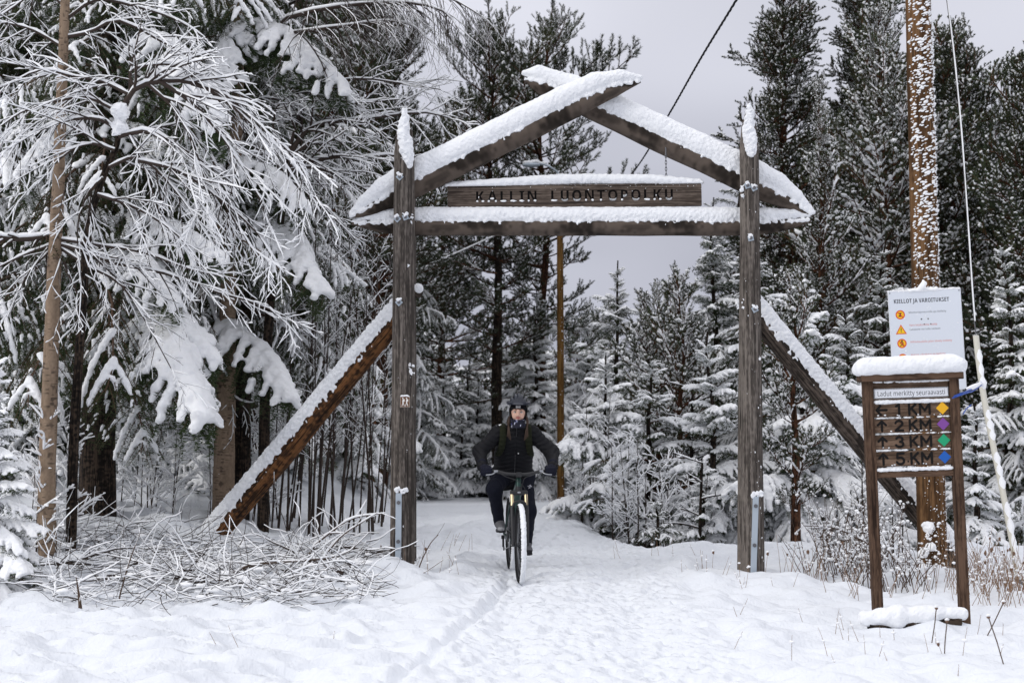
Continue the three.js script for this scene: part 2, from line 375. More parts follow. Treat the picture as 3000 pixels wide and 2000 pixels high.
// a spruce bough along +x, flat side twigs that hang; returns foliage (wood + needles) and snow
function spruceBough(L, seed, o) {
  const r = rng(seed), wood = new MB(), leaf = new MB(), main = [], n = 9, caps = [];
  for (let i = 0; i <= n; i++) { const s = i / n; main.push(V(L * s, L * (o.arch * Math.sin(s * 2.2) - o.droop * s * s + 0.10 * Math.max(0, s - 0.7)), L * 0.04 * noise2(s * 2, seed))); }
  const mr = taper(n + 1, 0.008 + 0.007 * L, 0.004);
  wood.tube(main, mr, 4);
  const sr = o.snow;
  for (let i = 0; i < n; i++) { const s = i / n; if (s > 0.12 && sr && r() < o.cover) caps.push([main[i], main[i + 1], sr * 1.25 * lerp(0.8, 1, Math.sin(s * 3)), sr * 1.2]); }
  const cv = new THREE.CatmullRomCurve3(main);
  for (let s = 0.10; s < 0.99; s += o.gap / L * (0.75 + 0.5 * r())) for (const side of [-1, 1]) {
    const p = cv.getPoint(clamp(s + 0.01 * (r() - 0.5), 0, 1)), t = cv.getTangent(s), len = Math.min(L * o.width * (0.28 + 0.72 * Math.sin(Math.PI * Math.min(1, 0.18 + s * 0.80))) * (0.7 + 0.5 * r()), L * (1.08 - s) * 0.8 + 0.06);
    const a = lerp(1.15, 0.6, s) + 0.2 * (r() - 0.5), d = V(0, 0, side).multiplyScalar(Math.sin(a)).addScaledVector(t, Math.cos(a)); d.y -= o.hang * 0.3;
    const tw = wander(p, d, len, 4, o.hang * 2.2, 0.18, r);
    wood.tube(tw, taper(5, 0.005, 0.002), 3);
    needles(leaf, tw, o.perM, o.nl, o.nw, r);
    if (sr && r() < o.cover) for (let i = 0; i < 4; i++) if (i < (o.curtain ? 2 : 3) || r() < 0.55) caps.push([tw[i], tw[i + 1], sr * lerp(1, 0.62, i / 4) * (0.75 + 0.5 * r()), sr * lerp(1, 0.62, (i + 1) / 4) * (0.75 + 0.5 * r())]);
    for (let q = 0.12; q < 0.95; q += o.sub / len * (0.8 + 0.4 * r())) {
      const k = Math.min(3.999, q * 4), f = Math.floor(k), b = V().lerpVectors(tw[f], tw[f + 1], k - f), td = V().subVectors(tw[f + 1], tw[f]).normalize(), sl = o.curtain ? o.curtain * (0.5 + 0.8 * r()) : Math.min(0.30, len * 0.55 * (1.1 - q)) * (0.6 + 0.6 * r()) + 0.03;
      const sd = td.clone().multiplyScalar(0.7).add(V(td.z, 0, -td.x).multiplyScalar((r() < 0.5 ? -1 : 1) * 0.75)); sd.y -= o.curtain ? 1.6 : o.hang * (0.4 + 0.8 * r());
      const st = wander(b, sd, sl, 2, o.hang * 4, 0.15, r);
      needles(leaf, st, o.perM, o.nl, o.nw, r);
      if (sr && !o.curtain && r() < o.cover * 0.75) caps.push([st[0], st[1], sr * 0.7 * (0.6 + 0.6 * r()), sr * 0.5]);
    }
  }
  const out = { L, leaf: twoSlots(wood.build(), leaf.build()), mats: [M.twigWarm, M.needle] };
  if (sr) out.snow = snowCaps(caps, sr, o.cell ?? 0.02, seed);
  return out;
}
function snowCaps(caps, sr, cell, seed) {
  const all = caps.flatMap((c) => [c[0], c[1]]), f = new Field(...bounds(all, sr * 2.4), cell, 3.6 / sr);
  for (const [a, b, ra, rb] of caps) f.capsule(V(a.x, a.y + ra * 0.55, a.z), V(b.x, b.y + rb * 0.55, b.z), ra, rb, 0.8);
  return f.mesh({ noise: sr * 0.3, freq: 0.5 / sr });
}
// a pine bough along +x: bare inner wood, brush-like shoots outside
function pineBough(L, seed, o) {
  const r = rng(seed), wood = new MB(), leaf = new MB(), caps = [];
  const main = wander(V(0, 0, 0), V(1, o.rise, 0), L, 7, -o.lift, 0.16, r);
  wood.tube(main, taper(8, 0.010 + 0.009 * L, 0.005), 5);
  const shoot = (p, d, len) => {
    const st = wander(p, d, len, 3, -1.2, 0.15, r);
    wood.tube(st, taper(4, 0.004, 0.003), 3);
    needles(leaf, st, o.perM, o.nl, o.nw, r, 0.58, 0.22);
    const e = st[3], t = V().subVectors(st[3], st[2]).normalize();
    for (let j = 0; j < 10; j++) { const q = t.clone().addScaledVector(perp(t, r), 0.55).normalize(); leaf.blade(e, q, o.nl, o.nw, perp(q, r)); }
    if (r() < o.cover) { const a = st[1].clone().lerp(st[3], 0.6 * r()), s0 = o.snow * (0.5 + 0.8 * r()); caps.push([a.add(V(0, 0.012, 0)), a.clone().add(V((r() - 0.5) * 0.05, 0.004, (r() - 0.5) * 0.05)).addScaledVector(t, 0.02), s0, s0 * 0.7]); }
  };
  const cv = new THREE.CatmullRomCurve3(main);
  for (let s = 0.28; s < 1; s += o.gap / L * (0.7 + 0.6 * r())) {
    const p = cv.getPoint(s), t = cv.getTangent(s), a = r() * 6.283, q = V(0, Math.cos(a) * (o.tall ?? 0.4) + 0.15, Math.sin(a)), len = L * 0.42 * (1.15 - s) * (0.6 + 0.7 * r()) + 0.12;
    const br = wander(p, t.clone().multiplyScalar(0.75).add(q), len, 4, -1.0, 0.25, r);
    wood.tube(br, taper(5, 0.007, 0.004), 3);
    const bc = new THREE.CatmullRomCurve3(br);
    for (let b = 0.3; b <= 1.001; b += o.tuft / len * (0.7 + 0.6 * r())) shoot(bc.getPoint(Math.min(1, b)), bc.getTangent(Math.min(1, b)).multiplyScalar(0.7).addScaledVector(perp(t, r), 0.6).add(V(0, 0.25, 0)), (o.shoot ?? 0.1) * (0.7 + 0.7 * r()));
    shoot(br[4], V().subVectors(br[4], br[3]), (o.shoot ?? 0.1) * 1.3);
    if (o.snow > 0.02 && r() < o.cover) caps.push([br[0], br[2], o.snow * 0.6, o.snow * 0.7]);
  }
  shoot(main[7], V().subVectors(main[7], main[6]), (o.shoot ?? 0.1) * 1.6);
  if (o.mainSnow) for (let i = 0; i < 6; i++) caps.push([main[i], main[i + 1], o.mainSnow, o.mainSnow * 0.9]);
  const out = { L, leaf: twoSlots(wood.build(), leaf.build()), mats: [M.redBark, M.pineNeedle] };
  if (caps.length) out.snow = snowCaps(caps, o.snow, o.cell ?? 0.02, seed);
  return out;
}
const three = (fn, L, seed, o) => [0, 1, 2].map((i) => fn(L, seed + i * 17, typeof o === 'function' ? o(i) : o));
const SPR = { nl: 0.03, nw: 0.0038, perM: 105, gap: 0.075, sub: 0.06, width: 0.40, hang: 0.75, arch: 0.10, droop: 0.25 };
const BOUGH = {
  spruceHeavy: [three(spruceBough, 0.55, 100, { ...SPR, snow: 0.026, cover: 0.78, cell: 0.013, gap: 0.06 }), three(spruceBough, 1.1, 200, { ...SPR, snow: 0.033, cover: 0.75, cell: 0.017 }), three(spruceBough, 2.0, 300, { ...SPR, snow: 0.040, cover: 0.72, gap: 0.10, sub: 0.085, cell: 0.022 })],
  spruceLight: [three(spruceBough, 0.55, 400, { ...SPR, snow: 0.022, cover: 0.5, cell: 0.014, gap: 0.06 }), three(spruceBough, 1.1, 500, { ...SPR, snow: 0.026, cover: 0.5, cell: 0.016 }), three(spruceBough, 2.0, 600, { ...SPR, snow: 0.032, cover: 0.5, gap: 0.10, sub: 0.085, cell: 0.02 })],
  spruceDark: [three(spruceBough, 1.1, 550, { ...SPR, snow: 0.024, cover: 0.2, cell: 0.015 }), three(spruceBough, 2.0, 650, { ...SPR, snow: 0.030, cover: 0.22, gap: 0.10, sub: 0.085, cell: 0.019 })],
  pillow: [three(spruceBough, 1.3, 700, { ...SPR, perM: 190, snow: 0.037, cover: 0.72, cell: 0.016, hang: 0.9, width: 0.30, gap: 0.06, sub: 0.045, curtain: 0.19 })],
  pineDark: [three(pineBough, 1.0, 800, { rise: 0.15, lift: 0.35, nl: 0.055, nw: 0.0042, perM: 330, gap: 0.085, tuft: 0.075, shoot: 0.085, cover: 0.62, snow: 0.019, cell: 0.013 }), three(pineBough, 1.8, 830, { rise: 0.1, lift: 0.22, nl: 0.058, nw: 0.0046, perM: 300, gap: 0.11, tuft: 0.085, shoot: 0.095, cover: 0.62, snow: 0.021, cell: 0.015 })],
  denseDark: [three(pineBough, 0.9, 840, { rise: 0.05, lift: 0.25, tall: 0.7, nl: 0.036, nw: 0.0055, perM: 480, gap: 0.055, tuft: 0.055, shoot: 0.06, cover: 0.55, snow: 0.019, cell: 0.013 }), three(pineBough, 1.5, 850, { rise: 0.0, lift: 0.15, tall: 0.7, nl: 0.038, nw: 0.006, perM: 440, gap: 0.065, tuft: 0.06, shoot: 0.065, cover: 0.55, snow: 0.021, cell: 0.014 })],
  pineSnowy: [three(pineBough, 0.7, 860, { rise: 0.3, lift: 0.45, nl: 0.042, nw: 0.004, perM: 330, gap: 0.075, tuft: 0.075, shoot: 0.075, cover: 0.75, snow: 0.022, mainSnow: 0.010, cell: 0.013 }), three(pineBough, 1.3, 890, { rise: 0.2, lift: 0.3, nl: 0.045, nw: 0.0042, perM: 300, gap: 0.09, tuft: 0.085, shoot: 0.085, cover: 0.72, snow: 0.024, mainSnow: 0.011, cell: 0.014 })],
};
const tintSpread = (r, k) => { const v = 1 + k * (r() - 0.5); return new THREE.Color().setRGB(v * (1 + 0.15 * (r() - 0.5)), v, v * (1 + 0.2 * (r() - 0.5))); };
// collects bough placements and adds them to a tree as crown and snow parts
class Crown {
  constructor(kind, seed, variants = 2) { this.sets = BOUGH[kind]; this.r = rng(seed); this.by = new Map(); this.pick = this.sets.map(() => Array.from({ length: variants }, () => Math.floor(this.r() * 3))); }
  add(origin, len, m) { // m: rotation matrix, local +x along the bough
    let si = 0; this.sets.forEach((s, i) => { if (Math.abs(Math.log(len / s[0].L)) < Math.abs(Math.log(len / this.sets[si][0].L))) si = i; });
    const vs = this.pick[si], v = vs[Math.floor(this.r() * vs.length)], proto = this.sets[si][v], k = len / proto.L;
    const x = new THREE.Matrix4().makeTranslation(origin.x, origin.y, origin.z).multiply(m).scale(V(k, k * (0.9 + 0.25 * this.r()), k * (this.r() < 0.5 ? -1 : 1) * (0.9 + 0.3 * this.r())));
    const key = si * 10 + v; if (!this.by.has(key)) this.by.set(key, { proto, list: [], col: [] });
    const e = this.by.get(key); e.list.push(x); e.col.push(tintSpread(this.r, 0.7));
  }
  along(a, b, roll = 0) { // a bough from a to b
    const d = V().subVectors(b, a), len = d.length(); d.normalize();
    const side = V().crossVectors(d, UP).normalize(), up = V().crossVectors(side, d);
    this.add(a, len, new THREE.Matrix4().makeBasis(d, up, side).multiply(new THREE.Matrix4().makeRotationX(roll)));
  }
  out(parent) { for (const { proto, list, col } of this.by.values()) { copies('crown', proto.leaf, proto.mats, list, parent, col); if (proto.snow) copies('crown_snow', proto.snow, M.softSnow, list, parent); } }
}
const rotYZ = (a, p) => new THREE.Matrix4().makeRotationY(a).multiply(new THREE.Matrix4().makeRotationZ(p));
// a whole conifer. o: x, d (metres in front), h, r, kind, bare, trunk, seed, lean
function conifer(o) {
  const r = rng(o.seed ?? 1), x = o.x, z = -o.d, y0 = (o.y ?? terrain(x, z)) - 0.05, g = thing(o.name, o.label, o.category ?? (o.name.includes('pine') ? 'pine tree' : 'spruce tree'), V(x, y0, z), 0, o.group);
  const pine = o.kind.startsWith('pine') || o.kind === 'denseDark', h = o.h, tr = o.trunk ?? 0.012 * h + 0.03, lean = o.lean ?? V(0, 0, 0);
  const at = (t) => V(lean.x * t + 0.02 * h * noise2(t * 2.2, o.seed) * t, h * t, lean.z * t);
  const pts = Array.from({ length: 14 }, (_, i) => at(i / 13));
  part('trunk', new MB().tube(pts, pts.map((_, i) => lerp(tr, 0.012, Math.pow(i / 13, 0.9))), 9, { wobble: 0.12, seed: o.seed }).build(), o.bark ?? (pine ? M.redBark : M.bark), g);
  const c = new Crown(o.kind, (o.seed ?? 1) + 5, o.variants ?? 2), bare = o.bare ?? 0.03, step = (o.step ?? 0.26) * (pine ? 1.25 : 1);
  let a0 = r() * 6;
  for (let y = bare * h; y < h - 0.15; y += step * (0.7 + 0.6 * r()) * lerp(1.15, 0.55, y / h)) {
    const t = (y - bare * h) / (h - bare * h), prof = o.prof ? o.prof(t) : pine ? Math.sqrt(Math.max(0, Math.sin(Math.PI * Math.min(1, 0.25 + 0.74 * t)))) : Math.pow(1 - t, 0.85) * (0.75 + 0.25 * smooth(0, 0.12, t));
    const n = Math.max(3, Math.round((o.per ?? 6) * (0.7 + 0.5 * r()) * (0.6 + 0.5 * prof)));
    a0 += 2.4;
    for (let i = 0; i < n; i++) {
      const a = a0 + i / n * 6.283 + 0.5 * (r() - 0.5); let len = Math.max(0.16, o.r * prof * (pine ? 0.5 + 0.75 * r() : 0.5 + 0.75 * r()));
      if (o.keep && !o.keep(a, y)) continue;
      len = Math.max(0.15, len * (0.95 + 0.55 * noise2(y * 0.8 + (o.seed ?? 0), Math.cos(a) * 1.3)));
      const pitch = pine ? lerp(-0.15, 0.75, Math.pow(t, 1.5)) + 0.35 * (r() - 0.5) : lerp(o.low ?? -0.32, 0.75, Math.pow(t, 1.6)) + 0.5 * (r() - 0.5);
      c.add(at(y / h).add(V(0, 0.1 * (r() - 0.5), 0)), len, rotYZ(a, pitch));
    }
  }
  for (let i = 0; i < 3; i++) c.add(at(pine ? 0.985 : 0.955 - 0.02 * i), pine ? 0.3 : 0.17, rotYZ(i * 2.1 + r(), pine ? 1.2 : 0.9));
  if (o.extra) o.extra(c, g, y0);
  c.out(g);
  return g;
}
// bare twig tree work: recursive twigs off a path; wood and snow go to separate builders
function twigs(wood, snow, pts, r0, r1, th, depth, o, r) {
  const rr = taper(pts.length, r0, r1);
  wood.tube(pts, rr, depth > 1 ? 6 : r0 < 0.004 ? 3 : 4);
  if (th > 0) snowOn(snow, pts, rr, th, r, depth > 1 ? 6 : 5);
  if (depth <= 0) return;
  const cv = new THREE.CatmullRomCurve3(pts), L = cv.getLength();
  for (let s = o.from; s < 1; s += o.gap[depth - 1] / L * (0.6 + 0.8 * r())) {
    const p = cv.getPoint(s), t = cv.getTangent(s), q = perp(t, r); q.y *= o.flat ?? 0.6;
    const d = t.clone().multiplyScalar(o.fwd).addScaledVector(q, 1).add(o.pull ?? V()); const len = o.len[depth - 1] * (0.45 + 0.8 * r()) * (1.1 - 0.55 * s);
    twigs(wood, snow, wander(p, d, len, o.seg ?? 5, o.grav, o.jit, r), Math.max(0.0016, lerp(r0, r1, s) * 0.6), Math.max(0.0012, r1 * 0.5), th * o.thin, depth - 1, o, r);
  }
}
// ---------------------------------------------------------------- the wood
const groundAt = (px, d) => { const x = P(px, 1400, d).x; return V(x, terrain(x, -d), -d); };
function T(px, d, topPy, o) { const g = groundAt(px, d); return conifer({ ...o, x: g.x, d, h: P(px, topPy, d).y - g.y }); }

// two tall pines behind the gate
const pineProf = (t) => 0.55 + 0.45 * Math.sin(Math.PI * clamp(0.15 + t * 0.7, 0, 1)) - 0.75 * smooth(0.72, 1, t);
T(1462, 33, 2, { name: 'tall_pine', label: 'tall dark pine behind the gate, the left of the two rising above its ridge', kind: 'pineDark', r: 1.75, bare: 0.2, trunk: 0.165, seed: 41, per: 4, step: 0.29, variants: 3, prof: pineProf, low: -0.2, lean: V(-0.25, 0, 0), bark: M.bark });
T(1582, 33.8, 8, { name: 'tall_pine', label: 'tall dark pine behind the gate, the right of the two, with the wider crown', kind: 'pineDark', r: 2.0, bare: 0.28, trunk: 0.165, seed: 43, per: 4, step: 0.31, variants: 3, prof: pineProf, lean: V(0.15, 0, 0), bark: M.redBark });
// pines further left in the gap
T(1290, 38, 420, { name: 'background_pine', label: 'pine with a rounded crown seen over the left rafter of the gate', kind: 'pineDark', r: 2.2, bare: 0.25, trunk: 0.16, seed: 45, per: 5 });
T(1095, 27, 60, { name: 'background_pine', label: 'dark pine whose crown shows behind the birch twigs above the left gate post', kind: 'pineDark', r: 1.5, bare: 0.45, trunk: 0.15, seed: 46, per: 6 });
T(960, 25, -60, { name: 'background_pine', label: 'dark pine in the upper left behind the hanging birch twigs', kind: 'pineDark', r: 1.7, bare: 0.4, trunk: 0.15, seed: 47, per: 6 });
T(1372, 36, 1010, { name: 'background_spruce', label: 'thin spruce with a bare dark stem behind the left side of the cyclist', kind: 'spruceLight', r: 1.0, bare: 0.3, trunk: 0.09, seed: 48 });
// spruces and young pines between the lamp post and the right gate post
T(1568, 33.4, 830, { name: 'young_spruce', label: 'snowy spruce right behind the wooden lamp post', kind: 'spruceHeavy', r: 1.35, seed: 51, low: -0.15, per: 7 });
T(1725, 35, 905, { name: 'young_spruce', label: 'snowy spruce standing close to the right of the lamp post', kind: 'spruceHeavy', r: 1.7, seed: 52, low: -0.15, per: 7 });
T(1815, 25, 755, { name: 'young_spruce', label: 'slim spruce with a bare pointed leader in the gap right of the lamp post', kind: 'spruceLight', r: 1.6, seed: 53, low: -0.15, per: 6 });
T(1888, 30, 835, { name: 'young_spruce', label: 'small pale spruce top in the middle of the sky gap', kind: 'spruceLight', r: 1.5, seed: 54, low: -0.15, per: 6 });
T(1930, 22, 862, { name: 'young_pine', label: 'young pine with upright snowy shoots in the sky gap under the crossbar', kind: 'pineSnowy', r: 0.95, seed: 55, per: 5, bare: 0.1 });
T(1995, 21, 850, { name: 'young_pine', label: 'young pine with a thin dark stem left of the right gate post', kind: 'pineSnowy', r: 0.95, seed: 56, per: 5, bare: 0.3 });
T(2100, 24, 570, { name: 'dense_spruce', label: 'taller spruce whose dark top reaches the crossbar beside the right gate post', kind: 'spruceLight', r: 1.7, seed: 57, per: 7 });
T(1775, 20.5, 1030, { name: 'young_spruce', label: 'low snow laden spruce right of the cyclist at the edge of the clearing', kind: 'spruceHeavy', r: 1.35, seed: 58, low: -0.15, per: 7 });
T(1900, 18.5, 1040, { name: 'young_spruce', label: 'snow laden young spruce in the middle of the right half of the gate', kind: 'spruceLight', r: 1.3, seed: 59, low: -0.15, per: 7 });
T(2085, 18, 960, { name: 'young_spruce', label: 'snow laden young spruce close to the left of the right gate post', kind: 'spruceHeavy', r: 1.2, seed: 60, low: -0.15, per: 7 });
T(1925, 16.8, 1470, { name: 'spruce_seedling', label: 'small bushy spruce at the edge of the snow bank right of the trail', kind: 'spruceLight', r: 0.6, seed: 61, per: 7, step: 0.16 });
T(2060, 17.2, 1330, { name: 'spruce_seedling', label: 'small spruce behind the snow bank beside the right gate post', kind: 'spruceHeavy', r: 0.5, seed: 62, per: 7, step: 0.18 });

// right of the gate
T(2320, 29, -260, { name: 'tall_spruce', label: 'tall dark narrow tree just right of the right gate post, rising out of the picture', kind: 'denseDark', r: 1.65, seed: 71, per: 7, step: 0.18, bare: 0.08, variants: 3, prof: (t) => Math.pow(1 - t, 0.55) });
T(2530, 30, -300, { name: 'tall_spruce', label: 'tall dark tree behind and left of the big utility pole, rising out of the picture', kind: 'denseDark', r: 1.75, seed: 72, per: 7, step: 0.18, bare: 0.08, variants: 3, prof: (t) => Math.pow(1 - t, 0.55) });
T(2405, 22, 255, { name: 'pale_pine', label: 'paler young pine with snow dotted needles in front of the dark tall trees', kind: 'pineSnowy', r: 1.05, seed: 73, per: 7, step: 0.22, prof: (t) => Math.pow(1 - t, 0.7) * 0.9 + 0.12 });
T(2605, 24, 40, { name: 'slim_pine', label: 'slim pine with a thin brown stem left of the utility pole', kind: 'pineSnowy', r: 1.4, seed: 74, per: 5, bare: 0.15, trunk: 0.09 });
T(2795, 25, 95, { name: 'dark_pine', label: 'dark pine with a thick snowy shoulder right of the utility pole', kind: 'denseDark', r: 1.3, seed: 75, per: 8, bare: 0.1, step: 0.22, prof: (t) => 0.45 + 0.75 * Math.sin(Math.PI * clamp(t * 0.95 + 0.05, 0, 1)) * (1 - 0.4 * t) });
T(3060, 22, 190, { name: 'edge_pine', label: 'pine at the right edge with branch tips reaching into the sky', kind: 'denseDark', r: 1.4, seed: 76, per: 7, bare: 0.05, step: 0.22 });
T(2910, 27, 420, { name: 'dark_spruce', label: 'dark spruce between the guy wire and the right edge', kind: 'spruceLight', r: 1.5, seed: 77, per: 7 });
T(2345, 18, 790, { name: 'snowy_spruce', label: 'snow laden spruce close behind the right gate post and its leaning brace', kind: 'spruceHeavy', r: 1.5, seed: 78, low: -0.15, per: 8, step: 0.2 });
T(2480, 19.5, 900, { name: 'snowy_spruce', label: 'snowy spruce between the leaning brace and the trail board', kind: 'spruceLight', r: 1.5, seed: 79, per: 8, step: 0.2 });
T(2330, 16.3, 840, { name: 'young_pine', label: 'young pine with upright snowy shoots right of the right gate post', kind: 'pineSnowy', r: 0.55, seed: 80, per: 5, bare: 0.25 });
T(2600, 21, 700, { name: 'snowy_spruce', label: 'dark spruce with snow dots directly behind the utility pole', kind: 'spruceLight', r: 1.3, seed: 81, per: 8 });
T(2860, 16.2, 1170, { name: 'snowy_spruce', label: 'small snow laden spruce right behind the trail board at its right post', kind: 'spruceHeavy', r: 0.75, seed: 82, per: 8, step: 0.18 });
T(2960, 19, 700, { name: 'snowy_spruce', label: 'snowy spruce behind the lower end of the guy wire', kind: 'spruceLight', r: 1.2, seed: 83, per: 8 });
T(3110, 17, 760, { name: 'edge_spruce', label: 'snow laden spruce cut by the right edge of the picture', kind: 'spruceLight', r: 1.2, seed: 84, per: 8 });
T(2730, 23, 560, { name: 'dark_spruce', label: 'dark spruce behind the white warning sign', kind: 'spruceLight', r: 1.5, seed: 85, per: 7 });
T(2220, 21, 640, { name: 'dark_spruce', label: 'spruce with a dark inside behind the right gate post', kind: 'spruceLight', r: 1.3, seed: 86, per: 7 });

// left of the gate: spruces behind the birches
const pil = (list, d) => (c, g, y0) => { for (const [ax, ay, bx, by, dd = 0, kd = 0] of list) { const a = P(ax, ay, d), b = P(bx, by, d + dd); c.along(a.sub(g.position), b.sub(g.position), kd); } };
function pillows(g, list, d, seed) { const c = new Crown('pillow', seed, 3); pil(list, d)(c, g); c.out(g); }
{
  const g = T(285, 15.2, -1600, { name: 'big_spruce', label: 'big old spruce with a thick dark trunk and heavy snow on its hanging boughs', kind: 'spruceDark', r: 1.9, bare: 0.17, trunk: 0.22, seed: 91, per: 6, step: 0.4, variants: 3, low: -0.55, prof: (t) => Math.pow(1 - t, 0.5) });
  pillows(g, [[330, 640, 660, 700, -0.6], [330, 860, 640, 990, -0.9], [450, 860, 600, 1140, -1.6], [300, 360, 640, 480, -0.5], [420, 100, 660, 290, -1.2], [230, 350, 30, 480, -0.6], [330, 700, 520, 830, -1.1]], 14.9, 501);
}
{
  const g = T(700, 16.6, -1300, { name: 'big_spruce', label: 'spruce with broad white snow pillows on the bough tips left of the left gate post', kind: 'spruceDark', r: 1.4, bare: 0.22, trunk: 0.14, seed: 92, per: 6, step: 0.4, variants: 3, low: -0.5, prof: (t) => Math.pow(1 - t, 0.5) });
  pillows(g, [[720, 60, 1035, 215, -0.8], [640, 470, 905, 545, -0.9], [690, 620, 985, 800, -0.9], [600, 920, 875, 1110, -1.1], [740, 40, 560, 270, -0.9], [760, 560, 930, 720, -0.4]], 16.2, 502);
}
T(40, 19, -900, { name: 'wood_spruce', label: 'dark spruce at the left edge behind the near birch', kind: 'spruceDark', r: 2.2, seed: 93, per: 7, step: 0.3, prof: (t) => Math.pow(1 - t, 0.6) });
T(480, 20, -900, { name: 'wood_spruce', label: 'dark spruce filling the wood between the big spruce trunk and the second birch', kind: 'spruceDark', r: 2.1, seed: 94, per: 7, step: 0.3, prof: (t) => Math.pow(1 - t, 0.6) });
T(860, 21, -500, { name: 'wood_spruce', label: 'spruce behind the thicket of bare saplings left of the gate', kind: 'spruceDark', r: 1.5, seed: 95, per: 7, step: 0.3, bare: 0.1, prof: (t) => Math.pow(1 - t, 0.6) });
T(-30, 11.9, 1040, { name: 'young_spruce', label: 'young snow covered spruce at the lower left edge of the picture', kind: 'spruceHeavy', r: 0.62, seed: 96, per: 7, step: 0.17 });
T(430, 18.5, 1160, { name: 'young_spruce', label: 'low snow covered spruce between the thick trunk and the second birch', kind: 'spruceHeavy', r: 1.2, seed: 97, low: -0.15, per: 7, step: 0.2 });
T(590, 18, 1230, { name: 'young_spruce', label: 'low snow covered spruce just left of the second birch trunk', kind: 'spruceHeavy', r: 0.7, seed: 98, per: 7, step: 0.2 });
T(770, 20, 1080, { name: 'young_spruce', label: 'snow covered spruce behind the left brace and the saplings', kind: 'spruceHeavy', r: 1.3, seed: 99, low: -0.15, per: 7, step: 0.22 });
T(1010, 23, 960, { name: 'young_spruce', label: 'snowy spruce seen between the saplings and the left gate post', kind: 'spruceHeavy', r: 1.4, seed: 100, low: -0.15, per: 7 });
T(1118, 30, 560, { name: 'background_pine', label: 'pine with a reddish stem just left of the left gate post', kind: 'pineDark', r: 1.4, seed: 101, per: 5, bare: 0.5, trunk: 0.15 });
T(1080, 33, 500, { name: 'background_pine', label: 'pine with a dark stem further left of the left gate post', kind: 'pineDark', r: 1.6, seed: 102, per: 5, bare: 0.45, trunk: 0.14 });
for (const [px, d, top, s] of [[1235, 33, 1130, 1], [1300, 35, 1050, 2], [1400, 35.5, 1100, 3], [1490, 36, 1010, 4], [1190, 40, 980, 5], [1350, 34.5, 1190, 6], [1455, 34.2, 1230, 7]])
  T(px, d, top, { name: 'clearing_spruce', label: 'low snowy spruce at the far end of the trail behind the cyclist', category: 'spruce tree', group: 'low snowy spruces at the far end of the trail', kind: 'spruceHeavy', r: 1.2 + 0.1 * s % 0.3, seed: 110 + s, per: 7 });

// trees deeper in the wood, too alike to tell apart
{
  const r = rng(77); let k = 0;
  const row = (list, d0, d1, top0, top1, label, group, o2) => { for (const px of list) { const d = lerp(d0, d1, r()), pine = r() < (o2 === 'spruceHeavy' ? 0.12 : 0.4); conifer({ name: pine ? 'wood_pine' : 'wood_spruce', category: 'tree', label, group, kind: pine ? 'pineDark' : o2 ?? 'spruceLight', ...(() => { const g = groundAt(px, d); return { x: g.x, d, h: P(px, lerp(top0, top1, r()), d).y - g.y }; })(), r: 1.7 + 0.6 * r(), bare: pine ? 0.3 : 0.05, seed: 200 + k++, per: 6, step: 0.4, variants: 1 }); } };
  row([-160, 0, 130, 260, 370, 520, 640, 760, 880], 25, 32, -700, -300, 'snow dusted tree in the dense wood left of the gate', 'trees deep in the wood on the left', 'spruceDark');
  row([950, 1040, 1150], 32, 40, 250, 520, 'snow dusted tree in the background left of the left gate post', 'background trees by the left gate post');
  row([2180, 2290, 2400, 2500, 2620, 2720, 2830, 2930, 3040, 3150], 31, 38, 330, 620, 'snow dusted tree in the dense wood right of the gate', 'trees deep in the wood on the right');
  row([1240, 1330, 1420, 1510, 1600, 1690, 1770, 1850, 1940, 2010, 2090], 42, 50, 940, 1060, 'snow dusted tree in the background behind the clearing', 'background trees behind the clearing', 'spruceHeavy');
}
// far wood that closes the view: one mass
{
  const r = rng(78), g = thing('distant_wood', 'far off wood closing the view between the nearer trees'); g.userData.kind = 'stuff';
  const c = new Crown('spruceLight', 79, 2), tr = new MB();
  for (let i = 0; i < 90; i++) {
    const d = 52 + 26 * r(), px = -500 + 4000 * (i + r()) / 90, p = P(px, 1300, d), mid = Math.abs(px - 1720) < 420, h = (mid ? 3.6 : Math.abs(px - 1600) < 900 ? 8 : 12) + 2.5 * r(), y0 = terrain(p.x, p.z);
    tr.tube([V(p.x, y0 - 0.2, p.z), V(p.x, y0 + h, p.z)], [0.14, 0.02], 5);
    for (let y = 0.2; y < h - 0.2; y += 0.5) { const t = y / h; for (let k = 0; k < 5; k++) c.add(V(p.x, y0 + y, p.z), Math.max(0.3, 2.3 * Math.pow(1 - t, 0.75) * (0.7 + 0.5 * r())), rotYZ(r() * 6.28, lerp(-0.3, 0.6, t))); }
  }
  part('trunk', tr.build(), M.bark, g, null, 'stuff'); c.out(g);
}
// ---------------------------------------------------------------- small tools for built things
function planarUV(g) {
  const p = g.attributes.position, n = g.attributes.normal, u = new Float32Array(p.count * 2);
  for (let i = 0; i < p.count; i++) {
    const ax = Math.abs(n.getX(i)), ay = Math.abs(n.getY(i)), az = Math.abs(n.getZ(i));
    u[i * 2] = ax > ay && ax > az ? p.getZ(i) : p.getX(i); u[i * 2 + 1] = ay > ax && ay > az ? p.getZ(i) : p.getY(i);
  }
  g.setAttribute('uv', new THREE.BufferAttribute(u, 2)); return g;
}
const box = (w, h, d, x = 0, y = 0, z = 0, r = 0.004) => planarUV(new RoundedBoxGeometry(w, h, d, 2, Math.min(r, w / 2.1, h / 2.1, d / 2.1)).translate(x, y, z));
function across(m, shift = 0) { const c = m.clone(); for (const k of ['map', 'bumpMap']) if (c[k]) { c[k] = c[k].clone(); c[k].rotation = Math.PI / 2; c[k].offset.set(shift, shift * 0.37); c[k].needsUpdate = true; } return c; }
